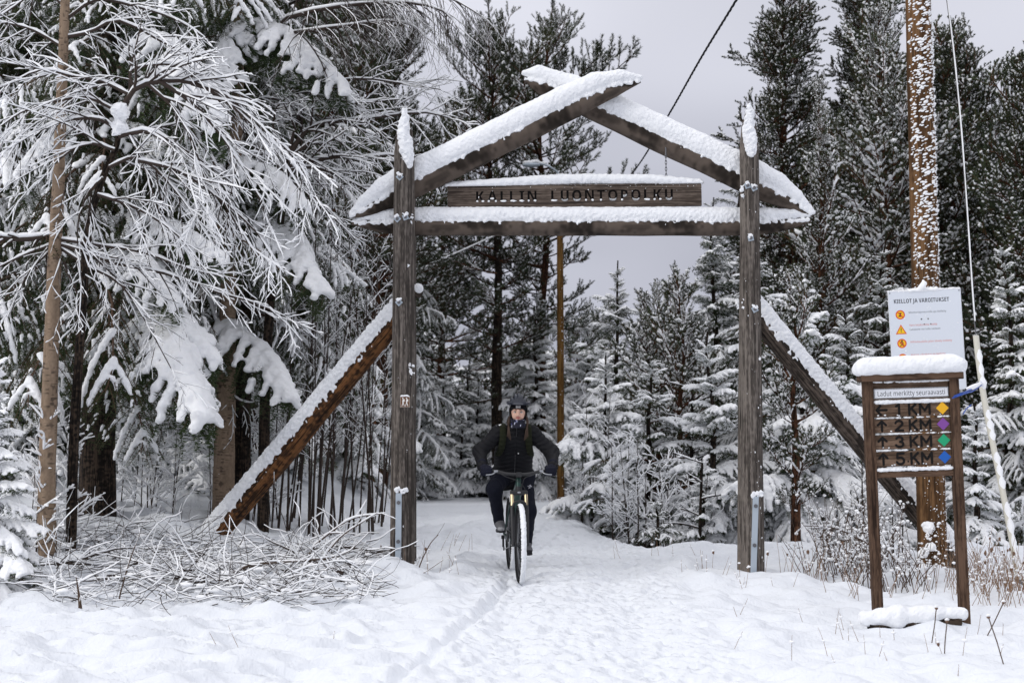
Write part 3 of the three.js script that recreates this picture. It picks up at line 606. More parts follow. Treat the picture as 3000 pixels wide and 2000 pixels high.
function join(list) { return mergeGeometries(list.map((g) => { const q = g.index ? g.toNonIndexed() : g; for (const k of Object.keys(q.attributes)) if (!['position', 'normal', 'uv'].includes(k)) q.deleteAttribute(k); return q; })); }
const rod = (pts, r, sides = 8, cap = true) => new MB().tube(pts, pts.map((_, i) => Array.isArray(r) ? r[i] : r), sides, { cap }).build();
// flecks of snow stuck on a surface: [x, y, z, rx, ry, rz]
const pebbles = [0, 1, 2, 3].map((k) => {
  const g = mergeVertices(new THREE.IcosahedronGeometry(1, 1).deleteAttribute('uv').deleteAttribute('normal')), p = g.attributes.position;
  for (let i = 0; i < p.count; i++) { const s = 1 + 0.34 * noise3(p.getX(i) * 1.1 + k * 7, p.getY(i) * 1.1, p.getZ(i) * 1.1); p.setXYZ(i, p.getX(i) * s, p.getY(i) * s, p.getZ(i) * s); }
  g.computeVertexNormals(); g.setAttribute('uv', new THREE.BufferAttribute(new Float32Array(p.count * 2), 2)); return g;
});
function flecks(list) { return join(list.map(([x, y, z, a, b, c], i) => pebbles[i & 3].clone().rotateY(i * 1.3).scale(a, b, c).translate(x, y, z))); }
// snow that lies along a log; the path is that of the log's axis
function logSnow(pts, rads, up, fat, o = {}) {
  const r = rng(o.seed ?? 1), c = pts.map((p, i) => V(p.x, p.y + up * (o.swell ? o.swell[i] : 1), p.z)), w = rads.map((q, i) => (q + fat) * (o.swell ? lerp(0.55, 1, o.swell[i]) : 1));
  const f = new Field(...bounds([...c, ...pts], 0.17), o.cell ?? 0.011, 130);
  for (let i = 0; i < c.length - 1; i += 4) f.capsule(c[i], c[Math.min(c.length - 1, i + 4)], w[i], w[Math.min(c.length - 1, i + 4)]);
  const cv = new THREE.CatmullRomCurve3(pts);
  for (let i = 0; i < (o.crumbs ?? 0); i++) { // ragged lower edge
    const t = r(), p = cv.getPoint(t), k = Math.min(rads.length - 2, Math.floor(t * (rads.length - 1))), q = lerp(rads[k], rads[k + 1], t * (rads.length - 1) - k), a = lerp(0.62, 0.05, r() * r()), s = lerp(0.011, 0.005, r());
    p.y += Math.sin(a) * q; p.z += Math.cos(a) * q; f.capsule(p, V(p.x + 0.01 * (r() - 0.5), p.y + 0.008, p.z), s, s * 0.7);
  }
  return f.mesh({ noise: o.noise ?? 0.0045, freq: o.freq ?? 19 });
}

// ---------------------------------------------------------------- the log gate
const gate = thing('log_gate', 'wooden log gate with crossed snow covered rafters over the trail', 'gate', V(0, 0, 0));
const ZF = 13.33, ZB = 13.53, ZR = 13.78;
function post(top, base, d, ra, rb, seed, mat) {
  const a = P(...base, d), b = P(...top, d); a.y -= 0.25;
  const n = 22, pts = [], rads = [], tip = 0.36;
  for (let i = 0; i <= n; i++) { const t = i / n; pts.push(a.clone().lerp(b, t)); const left = (1 - t) * a.distanceTo(b); rads.push(left < tip ? lerp(0.012, ra, Math.pow(left / tip, 0.5)) : lerp(rb, ra, t)); }
  return part('post', new MB().tube(pts, rads, 26, { cap: true, wobble: 0.035, seed, wf: 1.2 }).build(), mat, gate);
}
const postLF = post([1185, 322], [1178, 1662], ZF, 0.099, 0.121, 1, M.log), postRF = post([2194, 308], [2208, 1680], ZF, 0.092, 0.108, 2, M.log);
const postLR = post([1192, 380], [1189, 1655], ZR, 0.095, 0.105, 3, M.log), postRR = post([2196, 380], [2190, 1655], ZR, 0.092, 0.105, 4, M.log);
function log(name, px, d, rads, seed, mat) {
  const pts = curve(px.map(([x, y, dd]) => P(x, y, dd ?? d)), 40), rr = pts.map((_, i) => { const t = i / 40 * (rads.length - 1), k = Math.min(rads.length - 2, Math.floor(t)); return lerp(rads[k], rads[k + 1], t - k); });
  return [part(name, new MB().tube(pts, rr, 24, { cap: true, wobble: 0.05, seed, wf: 1.4 }).build(), mat, gate), pts, rr];
}
const swell = (n, a, b, e = 0.25) => Array.from({ length: n }, (_, i) => lerp(a, 1, smooth(0, e, i / (n - 1))) * lerp(b, 1, smooth(0, e, 1 - i / (n - 1))));
{
  const [m, p, r] = log('crossbar', [[1030, 655], [1090, 661], [1180, 664], [1400, 664], [1700, 664], [2000, 664], [2200, 664], [2310, 658], [2375, 646]], ZB, [0.012, 0.05, 0.088, 0.09, 0.09, 0.09, 0.088, 0.055, 0.014], 7, M.darkLog);
  part('snow', logSnow(p, r, 0.105, 0.004, { swell: swell(41, 0.2, 0.5, 0.12), crumbs: 240, seed: 5, noise: 0.0055 }), M.snow, m);
}
{
  const [m, p, r] = log('rafter', [[1027, 636], [1080, 617], [1150, 581], [1212, 549], [1400, 456], [1560, 377], [1703, 306], [1800, 264], [1877, 239]], 13.5, [0.012, 0.06, 0.10, 0.106, 0.106, 0.104, 0.10, 0.07, 0.012], 8, M.darkLog);
  part('snow', logSnow(p, r, 0.145, 0.024, { swell: swell(41, 0.25, 0.3, 0.16), crumbs: 240, seed: 6 }), M.snow, m);
}
{
  const [m, p, r] = log('rafter', [[1536, 234, 13.72], [1590, 256, 13.72], [1740, 324, 13.70], [1900, 400, 13.66], [2050, 470, 13.6], [2170, 528, 13.55], [2250, 566, 13.53], [2320, 600, 13.53], [2383, 633, 13.53]], 13.6, [0.014, 0.08, 0.10, 0.104, 0.106, 0.106, 0.10, 0.06, 0.012], 9, M.darkLog);
  part('snow', logSnow(p, r, 0.145, 0.024, { swell: swell(41, 0.5, 0.3, 0.16), crumbs: 240, seed: 7 }), M.snow, m);
}
{
  const [m, p, r] = log('brace', [[1182, 915, 13.8], [1100, 1010, 13.95], [960, 1178, 14.15], [800, 1372, 14.4], [690, 1500, 14.6], [620, 1582, 14.7]], 14, [0.098, 0.10, 0.105, 0.108, 0.108, 0.11], 10, M.braceLog);
  part('snow', logSnow(p, r, 0.115, 0.006, { crumbs: 240, seed: 8, noise: 0.010 }), M.snow, m);
}
{
  const [m, p, r] = log('brace', [[2205, 915, 13.8], [2290, 1020, 13.9], [2420, 1178, 14.1], [2600, 1398, 14.35], [2760, 1592, 14.55], [2850, 1700, 14.65]], 14, [0.09, 0.092, 0.094, 0.094, 0.092, 0.09], 11, M.darkLog);
  part('snow', logSnow(p, r, 0.125, 0.010, { crumbs: 240, seed: 9, noise: 0.009 }), M.snow, m);
}
{ // cut stub behind the left post
  const a = P(1205, 862, 13.9), b = P(1226, 856, 13.72), m = part('log_stub', rod([a, b], 0.05, 14), M.darkLog, gate);
  part('snow', new Field(...bounds([a, b], 0.12), 0.012, 60).capsule(a.clone().add(V(0, 0.04, 0)), b.clone().add(V(0, 0.04, 0)), 0.055, 0.05).mesh({ noise: 0.006, freq: 20 }), M.snow, m);
}
// snow caps on the points of the posts, and flecks blown against the wood
function postSnow(mesh, px, d, seed, ra) {
  const r = rng(seed), f = new Field(...bounds(px.map(([x, y]) => P(x, y, d)), 0.2), 0.012, 70);
  for (let i = 0; i < px.length - 1; i++) {
    const a = P(px[i][0], px[i][1], d), b = P(px[i + 1][0], px[i + 1][1], d);
    for (let k = 0; k < 7; k++) { const t = k / 7, p = a.clone().lerp(b, t), w = lerp(px[i][2], px[i + 1][2], t); p.z += 0.03; f.capsule(V(p.x + (r() - 0.5) * w * 1.2, p.y, p.z + 0.01 * r()), V(p.x + (r() - 0.5) * w * 1.2, p.y - 0.02, p.z + 0.015 * r()), w * (0.42 + 0.32 * r()), w * (0.38 + 0.3 * r())); }
  }
  part('snow', f.mesh({ noise: 0.012, freq: 18 }), M.snow, mesh);
}
postSnow(postLF, [[1185, 322, 0.016], [1184, 360, 0.040], [1184, 405, 0.066], [1192, 435, 0.066], [1198, 465, 0.042], [1202, 487, 0.014]], ZF - 0.045, 31);
postSnow(postRF, [[2194, 308, 0.014], [2194, 345, 0.036], [2194, 395, 0.060], [2197, 430, 0.056], [2203, 455, 0.026]], ZF - 0.05, 32);
function postFlecks(mesh, x0, x1, yA, yB, n, seed, R) {
  const r = rng(seed), list = [];
  for (let i = 0; i < n; i++) {
    const y = lerp(yA, yB, r()), c = P(lerp(x0, x1, (y - 400) / 1260), y, ZF), a = lerp(-0.9, 1.45, Math.pow(r(), 0.45)), s = lerp(0.0025, 0.009, Math.pow(r(), 3)), q = R * lerp(0.98, 1.02, r()) * lerp(0.94, 1.08, clamp((y - 400) / 1260, 0, 1));
    list.push([c.x + Math.sin(a) * q, c.y, c.z + Math.cos(a) * q, s * (0.6 + 0.6 * r()), s * (0.8 + 1.8 * r() * r()), s * 0.5]);
  }
  part('snow', flecks(list), M.snow, mesh, null, 'stuff');
}
postFlecks(postLF, 1183, 1178, 460, 1640, 130, 33, 0.104); postFlecks(postRF, 2194, 2207, 440, 1650, 170, 34, 0.097);
// square washers with a nut, each with a little snow; steel straps at the feet
function washer(px, py, r0, rz, seed) {
  const c = P(px, py, ZF); c.z += r0 + 0.004; const g = box(0.055, 0.055, 0.008, 0, 0, 0, 0.002).rotateZ(rz).translate(c.x, c.y, c.z), nut = new THREE.CylinderGeometry(0.017, 0.017, 0.02, 6).rotateX(Math.PI / 2).translate(c.x, c.y, c.z + 0.012);
  const m = part('washer', g, M.steel, gate); part('nut', nut, M.darkSteel, m);
  const r = rng(seed), f = new Field(...bounds([c], 0.09), 0.006, 260); for (let k = 0; k < 5; k++) f.capsule(V(c.x + (r() - 0.5) * 0.05, c.y + 0.022 + r() * 0.02, c.z + 0.01), V(c.x + (r() - 0.5) * 0.05, c.y - 0.005 + r() * 0.03, c.z + 0.014), 0.008, 0.006);
  part('snow', f.mesh({ noise: 0.005, freq: 50 }), M.snow, m, null, 'stuff');
}
[[1173, 523, 0.1, 0.78], [1166, 645, 0.1, 0.8], [1190, 640, 0.098, 0.4], [1171, 888, 0.103, 0.75], [2186, 548, 0.092, 0.3], [2205, 555, 0.09, 0.5], [2195, 701, 0.095, 0.2], [2207, 908, 0.097, 0.5]].forEach((w, i) => washer(...w, 300 + i));
function strap(x0, y0, x1, y1, R, seed) {
  const a = P(x0, y0, ZF), b = P(x1, y1, ZF), L = a.distanceTo(b), g = box(0.058, L, 0.010, 0, 0, 0, 0.003).rotateZ(Math.atan2(b.x - a.x, -(b.y - a.y)) * 1).translate((a.x + b.x) / 2, (a.y + b.y) / 2, a.z + R + 0.008);
  const m = part('steel_strap', g, M.steel, gate);
  for (const t of [0.12, 0.62]) part('bolt', new THREE.CylinderGeometry(0.02, 0.02, 0.024, 6).rotateX(Math.PI / 2).translate(lerp(a.x, b.x, t), lerp(a.y, b.y, t), a.z + R + 0.02), M.darkSteel, m);
  const r = rng(seed), f = new Field(...bounds([a], 0.2), 0.007, 220);
  for (let k = 0; k < 14; k++) { const q = V(a.x + (r() - 0.35) * 0.13, a.y + 0.01 + 0.045 * r(), a.z + R - 0.004); f.capsule(q, V(q.x + (r() - 0.5) * 0.05, q.y - 0.03 * r(), q.z + 0.006), 0.012, 0.009); }
  part('snow', f.mesh({ noise: 0.006, freq: 30 }), M.snow, m);
}
strap(1171, 1442, 1169, 1668, 0.118, 41); strap(2209, 1452, 2202, 1680, 0.104, 42);
// bigger snow lumps on the posts
for (const [px, py, s, m, R] of [[1200, 640, 0.032, postLF, 0.1], [1196, 780, 0.020, postLF, 0.1], [1196, 1075, 0.026, postLF, 0.105], [1205, 1082, 0.03, postLF, 0.1], [1182, 1090, 0.016, postLF, 0.11], [1188, 1315, 0.018, postLF, 0.112], [2183, 560, 0.04, postRF, 0.085], [2168, 890, 0.034, postRF, 0.07], [2216, 1045, 0.02, postRF, 0.09], [2222, 1370, 0.016, postRF, 0.09]]) {
  const c = P(px, py, ZF), r = rng(px + py), f = new Field(...bounds([c], 0.2), 0.007, 240); c.z += R;
  for (let k = 0; k < 11; k++) { const q = V(c.x + (r() - 0.5) * s * 2.6, c.y + (r() - 0.5) * s * 2.6, c.z - 0.016); f.capsule(q, V(q.x + (r() - 0.5) * s, q.y - r() * s * 0.8, q.z + 0.004), s * (0.15 + 0.2 * r()), s * 0.14); };
  part('snow', f.mesh({ noise: 0.008, freq: 44 }), M.snow, m, null, 'stuff');
}

// ---------------------------------------------------------------- hanging name board with routed letters
const loader = new FontLoader();
const sans = await loader.loadAsync('fonts/droid/droid_sans_regular.typeface.json');
const sansBold = await loader.loadAsync('fonts/droid/droid_sans_bold.typeface.json');
{
  const a = P(1311, 579, ZB), b = P(2055, 570, ZB), W = a.distanceTo(b), H = 0.226, tilt = Math.atan2(b.y - a.y, b.x - a.x), mid = a.clone().lerp(b, 0.5);
  const g = thing('name_board', 'long grey wooden name board with routed letters hanging under the rafters', 'sign', mid); g.rotation.z = tilt;
  const bm = across(M.signBoard), dep = 0.02, th = 0.05;
  const text = 'KALLIN LUONTOPOLKU', cap = 0.104, size = cap / 0.714 * 0.714 / 0.714, shapes = [];
  // measure, then spread the letters to the width in the picture
  const x0 = (1395 - 1311) / 744 * W - W / 2, x1 = (1971 - 1311) / 744 * W - W / 2, y0 = -0.048;
  const sizeUse = (() => { const s = sansBold.generateShapes('K', 1), bb = new THREE.Box2().setFromPoints(s[0].getPoints(4)); return cap / (bb.max.y - bb.min.y); })();
  const adv = [...text].map((ch) => sansBold.generateShapes(ch, sizeUse)), wid = adv.map((s) => { if (!s.length) return [0, cap * 0.75]; const bb = new THREE.Box2(); s.forEach((q) => q.getPoints(6).forEach((p) => bb.expandByPoint(p))); return [bb.min.x, bb.max.x - bb.min.x]; });
  const SX = 1.0, total = wid.reduce((q, w) => q + w[1] * SX, 0), gap = (x1 - x0 - total) / (text.length - 1);
  let x = x0; const plate = new THREE.Shape([[-W / 2, -H / 2], [W / 2, -H / 2], [W / 2, H / 2], [-W / 2, H / 2]].map((p) => new THREE.Vector2(...p))), islands = [], letters = [];
  adv.forEach((ss, i) => {
    const m = (p) => new THREE.Vector2(x + (p.x - wid[i][0]) * SX, y0 + p.y);
    for (const s of ss) {
      const { shape, holes } = s.extractPoints(8), out = shape.map(m), inn = holes.map((h) => h.map(m));
      const clean = (q) => q.filter((p, k) => p.distanceTo(q[(k + 1) % q.length]) > 1e-5);
      plate.holes.push(new THREE.Path(clean(out))); inn.forEach((h) => islands.push(new THREE.Shape(clean(h))));
      const L = new THREE.Shape(clean(out)); L.holes = inn.map((h) => new THREE.Path(clean(h))); letters.push(L);
    }
    x += wid[i][1] * SX + gap;
  });
  const ext = (s, d) => new THREE.ExtrudeGeometry(s, { depth: d, bevelEnabled: false, curveSegments: 8 });
  const plank = part('plank', join([ext([plate, ...islands], dep).translate(0, 0, th / 2 - dep), box(W, H, th - dep, 0, 0, -dep / 2 - 0.0005, 0.003)]), bm, g);
  const snowBits = [];
  for (const L of letters) {
    part('letter', ext(L, 0.002).translate(0, 0, th / 2 - dep + 0.001), M.paint, g);
    for (const q of [L.getPoints(), ...L.holes.map((h) => h.getPoints())]) {
      const inside = (px, py) => { let c = false; for (const poly of [L.getPoints(), ...L.holes.map((h) => h.getPoints())]) for (let i = 0, j = poly.length - 1; i < poly.length; j = i++) if ((poly[i].y > py) !== (poly[j].y > py) && px < (poly[j].x - poly[i].x) * (py - poly[i].y) / (poly[j].y - poly[i].y) + poly[i].x) c = !c; return c; };
      for (let i = 0; i < q.length; i++) {
        const A = q[i], B = q[(i + 1) % q.length], dx = Math.abs(A.x - B.x), dy = Math.abs(A.y - B.y); if (dx < dy * 0.9 || dx < 0.001) continue;
        const mx = (A.x + B.x) / 2, my = (A.y + B.y) / 2; if (!inside(mx, my + 0.003)) continue;
        if (my > y0 + cap * 0.45) continue;
        snowBits.push([mx, my + 0.005, th / 2 - 0.003, dx * 0.56, 0.0105, 0.012]);
      }
    }
  }
  part('letter_snow', flecks(snowBits), M.softSnow, g, null, 'stuff');
  const prof = [[0, 0.004], [0.19, 0.055], [0.39, 0.095], [0.55, 0.102], [0.8, 0.085], [1, 0.01]], pts = [], n = 60;
  const mb = new MB(), hh = (t) => { for (let k = 0; k < prof.length - 1; k++) if (t <= prof[k + 1][0]) { const q = (t - prof[k][0]) / (prof[k + 1][0] - prof[k][0]); return lerp(prof[k][1], prof[k + 1][1], q * q * (3 - 2 * q) * 0.5 + q * 0.5); } return 0; };
  const f = new Field(V(-W / 2, H / 2 - 0.02, -0.05), V(W / 2, H / 2 + 0.13, 0.05), 0.012, 90);
  for (let i = 0; i < n; i++) { const t0 = i / n, t1 = (i + 1) / n; f.capsule(V(lerp(-W / 2, W / 2, t0), H / 2 + hh(t0) * 0.5, 0), V(lerp(-W / 2, W / 2, t1), H / 2 + hh(t1) * 0.5, 0), 0.034, 0.034, 1 + 0 * i); f.capsule(V(lerp(-W / 2, W / 2, t0), H / 2 + hh(t0) - 0.03, -0.003), V(lerp(-W / 2, W / 2, t1), H / 2 + hh(t1) - 0.03, -0.003), 0.03, 0.03); }
  part('snow', f.mesh({ noise: 0.006, freq: 14, warp: (v, X, Y) => Math.max(v, H / 2 - 0.004 - Y) }), M.snow, plank);
  const r = rng(66), fl = []; for (let i = 0; i < 60; i++) { const s = lerp(0.002, 0.006, r() * r()); fl.push([lerp(-W / 2, W / 2, Math.pow(r(), 0.6)), H / 2 - 0.09 * r() * r(), th / 2, s, s, s * 0.6]); }
  part('snow', flecks(fl), M.snow, plank, null, 'stuff');
  // chains up to the rafters
  for (const [px, top] of [[1951, 452], [1412, 472]]) {
    const A = P(px, top, ZB).sub(mid), B = V(A.x - 0.0, H / 2 + 0.002, 0), ch = new THREE.Group(); ch.name = 'chain'; g.add(ch);
    A.applyAxisAngle(V(0, 0, 1), -tilt); A.z = 0;
    const nL = Math.max(3, Math.round((A.y - B.y) / 0.034));
    for (let k = 0; k < nL; k++) { const q = new THREE.TorusGeometry(0.011, 0.0035, 6, 12).scale(0.8, 1.9, 1); if (k % 2) q.rotateY(Math.PI / 2); part('link', q.translate(A.x, lerp(A.y, B.y, (k + 0.5) / nL), 0), M.darkSteel, ch); }
    part('hook', rod([V(A.x, A.y - 0.01, 0), V(A.x, A.y + 0.07, 0)], 0.008), M.darkSteel, ch);
  }
}
// small brown trail marker with two walkers
{
  const c = P(1189, 1177, ZF), g = thing('trail_marker', 'small brown square trail marker with two white walkers on the left gate post', 'sign', V(c.x, c.y, c.z + 0.118));
  const s = 0.097; part('panel', box(s, 0.108, 0.008, 0, 0, 0, 0.003), std(0.42, 0.37, 0.32, 0.6), g);
  part('panel', box(s - 0.010, 0.098, 0.003, 0, 0, 0.0045, 0.001), std(0.13, 0.055, 0.022, 0.55), g);
  const wm = std(0.80, 0.78, 0.75, 0.6);
  for (const dx of [-0.018, 0.017]) {
    const f = new THREE.Group(); f.name = 'walker_figure'; g.add(f);
    const bar = (x0, y0, x1, y1, w) => { const A = V(dx + x0, y0, 0.0066), B = V(dx + x1, y1, 0.0066), L = A.distanceTo(B); return new THREE.CapsuleGeometry(w, L, 3, 8).scale(1, 1, 0.12).rotateZ(Math.atan2(B.x - A.x, -(B.y - A.y))).translate((A.x + B.x) / 2, (A.y + B.y) / 2, 0.0066); };
    part('figure', join([new THREE.SphereGeometry(0.0065, 10, 8).scale(1, 1, 0.12).translate(dx - 0.003, 0.034, 0.0066), bar(0.002, 0.022, -0.001, -0.004, 0.0055).translate(0, 0, 0.0003), bar(0.011, 0.024, 0.011, 0.004, 0.004).translate(0, 0, 0.0006), bar(-0.002, 0.012, -0.010, 0.010, 0.002).translate(0, 0, 0.0009), bar(-0.001, -0.006, -0.011, -0.040, 0.0032).translate(0, 0, 0.0012), bar(0.001, -0.006, 0.012, -0.040, 0.0032).translate(0, 0, 0.0015)]), wm, f);
  }
  part('snow', new Field(V(-0.05, 0.04, -0.01), V(0.05, 0.08, 0.02), 0.005, 200).capsule(V(-0.035, 0.056, 0.002), V(0.02, 0.06, 0.003), 0.01, 0.008).capsule(V(0.02, 0.06, 0.002), V(0.04, 0.05, 0.003), 0.006, 0.006).mesh({ noise: 0.002, freq: 60 }), M.snow, g);
}
// ---------------------------------------------------------------- birches and bare snowy twigs
function pxPath(list, d, n = 14) { return curve(list.map(([x, y, k]) => P(x, y, k ?? d)), n); }
// a birch: o.trunk px path with radii; o.limbs: px paths that carry twigs
function birch(name, label, o) {
  const r = rng(o.seed), base = P(...o.trunk[0].slice(0, 2), o.trunk[0][2] ?? o.d), gy = terrain(base.x, base.z) - 0.08, g = thing(name, label, o.category ?? 'birch tree', V(base.x, gy, base.z));
  const loc = (pts) => pts.map((p) => p.sub(g.position)), tp = loc(pxPath(o.trunk, o.d, 24)); tp.unshift(V(tp[0].x, Math.min(0, tp[0].y - 0.3), tp[0].z));
  part('trunk', new MB().tube(tp, taper(tp.length, o.r[0], o.r[1]), 16, { wobble: 0.10, seed: o.seed, wf: 2 }).build(), o.bark ?? M.birch, g);
  const limbs = new MB(), snow = new MB();
  for (const l of o.limbs ?? []) {
    const pts = loc(pxPath(l.p, o.d, 12)), rr = taper(13, l.r ?? 0.022, l.r1 ?? 0.005), opt = { from: 0.12, gap: [0.07, 0.13], fwd: 0.9, flat: 0.8, grav: 0.55, jit: 0.28, len: [0.22, 0.75], thin: 0.75, seg: 5, pull: V(0, -0.25, 0), ...o.twig, ...l.twig };
    twigs(limbs, snow, pts, rr[0], rr[12], l.snow ?? 0.020, l.depth ?? 2, opt, r);
  }
  if (limbs.tris) part('branches', limbs.build(), o.wood ?? M.twig, g, null, 'stuff');
  if (snow.tris) part('branch_snow', snow.build(), M.softSnow, g, null, 'stuff');
  return g;
}
birch('birch', 'slim pale birch trunk at the left edge with snow coated twigs hanging round it', {
  d: 13.1, seed: 601, r: [0.092, 0.030], trunk: [[140, 1668], [135, 1500], [142, 1200], [152, 950], [160, 720], [171, 500], [178, 300], [190, 0], [196, -260], [205, -700]],
  limbs: [
    { p: [[165, 715], [240, 735], [330, 770], [480, 800], [640, 858], [790, 905], [885, 1000]], r: 0.022, snow: 0.020 },
    { p: [[165, 720], [260, 780], [350, 830], [420, 930], [480, 1040], [545, 1160]], r: 0.018, snow: 0.020 },
    { p: [[165, 722], [200, 800], [230, 880], [220, 960]], r: 0.014 }, { p: [[163, 715], [100, 735], [40, 760], [-40, 800]], r: 0.018 },
    { p: [[163, 718], [90, 790], [50, 860], [20, 930]], r: 0.014 }, { p: [[165, 700], [300, 720], [420, 740], [560, 790], [700, 820]], r: 0.016 },
    { p: [[185, 110], [260, 95], [340, 60], [470, 120], [560, 170], [640, 230]], r: 0.020 }, { p: [[188, 60], [280, 0], [400, 20], [520, 60], [600, 110]], r: 0.018 },
    { p: [[185, 140], [100, 90], [30, 70], [-40, 60]], r: 0.016 }, { p: [[190, 20], [120, -30], [40, 20], [-20, 60]], r: 0.016 },
    { p: [[160, 690], [60, 700], [-30, 690]], r: 0.03, r1: 0.02, snow: 0.03, depth: 1 },
  ],
});
birch('bent_birch', 'snow laden birch bent in an arch at upper left, white twigs sweeping down right', {
  d: 12.6, seed: 611, r: [0.055, 0.020], category: 'birch tree', bark: M.bark, trunk: [[205, 1660, 13.4], [215, 1300, 13.3], [240, 900, 13.1], [262, 650, 13], [300, 520, 12.8], [342, 420, 12.7], [352, 330, 12.6]],
  limbs: [
    { p: [[352, 330], [392, 262], [470, 238], [580, 246], [690, 320], [800, 430], [885, 560]], r: 0.030, snow: 0.026 },
    { p: [[470, 238], [560, 300], [650, 400], [740, 540], [800, 690]], r: 0.022, snow: 0.024 },
    { p: [[346, 400], [430, 385], [540, 440], [620, 540], [690, 650], [760, 760]], r: 0.022, snow: 0.024 },
    { p: [[318, 490], [400, 460], [480, 520], [560, 620], [640, 740]], r: 0.018, snow: 0.022 },
    { p: [[350, 345], [400, 440], [440, 540], [470, 640]], r: 0.014 }, { p: [[345, 380], [290, 350], [210, 350], [120, 378], [20, 440]], r: 0.020, snow: 0.026 },
    { p: [[380, 278], [300, 240], [220, 225], [120, 205], [10, 255]], r: 0.018, snow: 0.022 }, { p: [[392, 262], [380, 210], [450, 190], [530, 195], [580, 235]], r: 0.016, snow: 0.022 },
    { p: [[335, 440], [260, 420], [180, 460], [110, 540]], r: 0.016, snow: 0.022 }, { p: [[560, 244], [660, 280], [760, 370], [870, 470], [930, 590]], r: 0.020, snow: 0.022 },
    { p: [[300, 520], [260, 560], [230, 640], [225, 720]], r: 0.012 }, { p: [[352, 330], [250, 285], [150, 300], [60, 330], [0, 370]], r: 0.016 },
    { p: [[400, 470], [520, 500], [640, 580], [750, 680], [830, 800]], r: 0.018, snow: 0.022 }, { p: [[430, 245], [520, 330], [570, 440], [610, 560], [630, 660]], r: 0.018, snow: 0.022 },
    { p: [[285, 570], [400, 610], [520, 690], [600, 790]], r: 0.016, snow: 0.020 },
  ],
  twig: { gap: [0.06, 0.11], fwd: 1.15, len: [0.24, 0.85], grav: 0.5 },
});
birch('second_birch', 'birch trunk with dark marks standing left of the left brace of the gate', { d: 16.0, seed: 621, r: [0.135, 0.05], trunk: [[652, 1560], [655, 1400], [660, 1200], [664, 1000], [668, 840], [680, 600], [695, 300], [700, 0], [705, -500]],
  limbs: [{ p: [[668, 830], [700, 800], [760, 780], [840, 800]], r: 0.018 }, { p: [[664, 1150], [720, 1180], [790, 1170]], r: 0.014 }, { p: [[690, 330], [760, 290], [840, 300], [930, 360]], r: 0.02 }] });
birch('weeping_birch', 'birch reaching in from the upper left with bare fine twigs hanging against the sky', {
  d: 15.2, seed: 631, r: [0.065, 0.034], bark: M.bark, trunk: [[742, 1500, 18], [742, 1200, 18], [735, 900, 18], [728, 700, 18], [725, 500, 18], [722, 300, 18], [735, 120, 18], [750, -60, 18], [770, -400, 18]],
  limbs: [
    { p: [[740, 120, 18], [800, 85, 17], [880, 40], [1000, 18], [1120, 8], [1230, 12], [1310, 40], [1345, 90]], r: 0.032, snow: 0.022 },
    { p: [[738, 170, 18], [820, 110, 17], [900, 90], [1020, 75], [1120, 62], [1200, 70], [1260, 120]], r: 0.028, snow: 0.022 },
    { p: [[750, 20, 18], [850, -30, 17], [960, -40], [1080, -30], [1180, 10], [1250, 80]], r: 0.024 }, { p: [[745, 60, 18], [900, -10, 16.5], [1040, -50], [1200, -40], [1330, 0], [1400, 40]], r: 0.022 },
  ],
  twig: { from: 0.3, gap: [0.06, 0.085], fwd: 0.5, flat: 0.4, grav: 1.5, jit: 0.22, len: [0.26, 0.85], seg: 6, thin: 0.25, pull: V(0.05, -0.5, 0) },
});
birch('leaning_birch', 'bare birch with long snow lined limbs spreading right behind the left post of the gate', {
  d: 15.8, seed: 641, r: [0.07, 0.035], bark: M.bark, trunk: [[770, 1540], [775, 1200], [790, 900], [815, 700], [845, 460]],
  limbs: [
    { p: [[845, 460], [890, 390], [950, 362], [1050, 350], [1150, 338], [1250, 330], [1330, 350]], r: 0.034, snow: 0.024 }, { p: [[840, 470], [890, 430], [960, 375], [1000, 310], [1080, 300], [1180, 290]], r: 0.026, snow: 0.022 },
    { p: [[835, 490], [900, 475], [980, 460], [1060, 462], [1160, 455], [1240, 480]], r: 0.030, snow: 0.024 }, { p: [[835, 500], [920, 490], [1000, 520], [1080, 560], [1150, 600]], r: 0.022 },
    { p: [[845, 455], [880, 330], [950, 250], [1050, 230], [1180, 245], [1290, 262]], r: 0.022, snow: 0.018 }, { p: [[840, 470], [800, 380], [820, 300], [900, 270], [980, 300]], r: 0.018 }, { p: [[830, 520], [900, 560], [980, 640], [1040, 700]], r: 0.018 },
    { p: [[830, 500], [760, 440], [700, 420], [640, 450]], r: 0.018 },
  ],
  twig: { gap: [0.065, 0.10], fwd: 0.8, grav: 0.5, len: [0.26, 0.8] },
});
{
  const g = scene.children.find((o) => o.name === 'bent_birch'), a = P(352, 330, 12.6).sub(g.position), f = new Field(...bounds([a], 0.3), 0.014, 60), r = rng(15);
  for (let k = 0; k < 14; k++) { const p = a.clone().add(V((r() - 0.5) * 0.10, 0.06 - 0.24 * r(), (r() - 0.2) * 0.06)); f.capsule(p, p.clone().add(V((r() - 0.5) * 0.16, -0.05 * r(), (r() - 0.5) * 0.08)), 0.030, 0.014); }
  part('branch_snow', f.mesh({ noise: 0.012, freq: 30 }), M.softSnow, g);
}
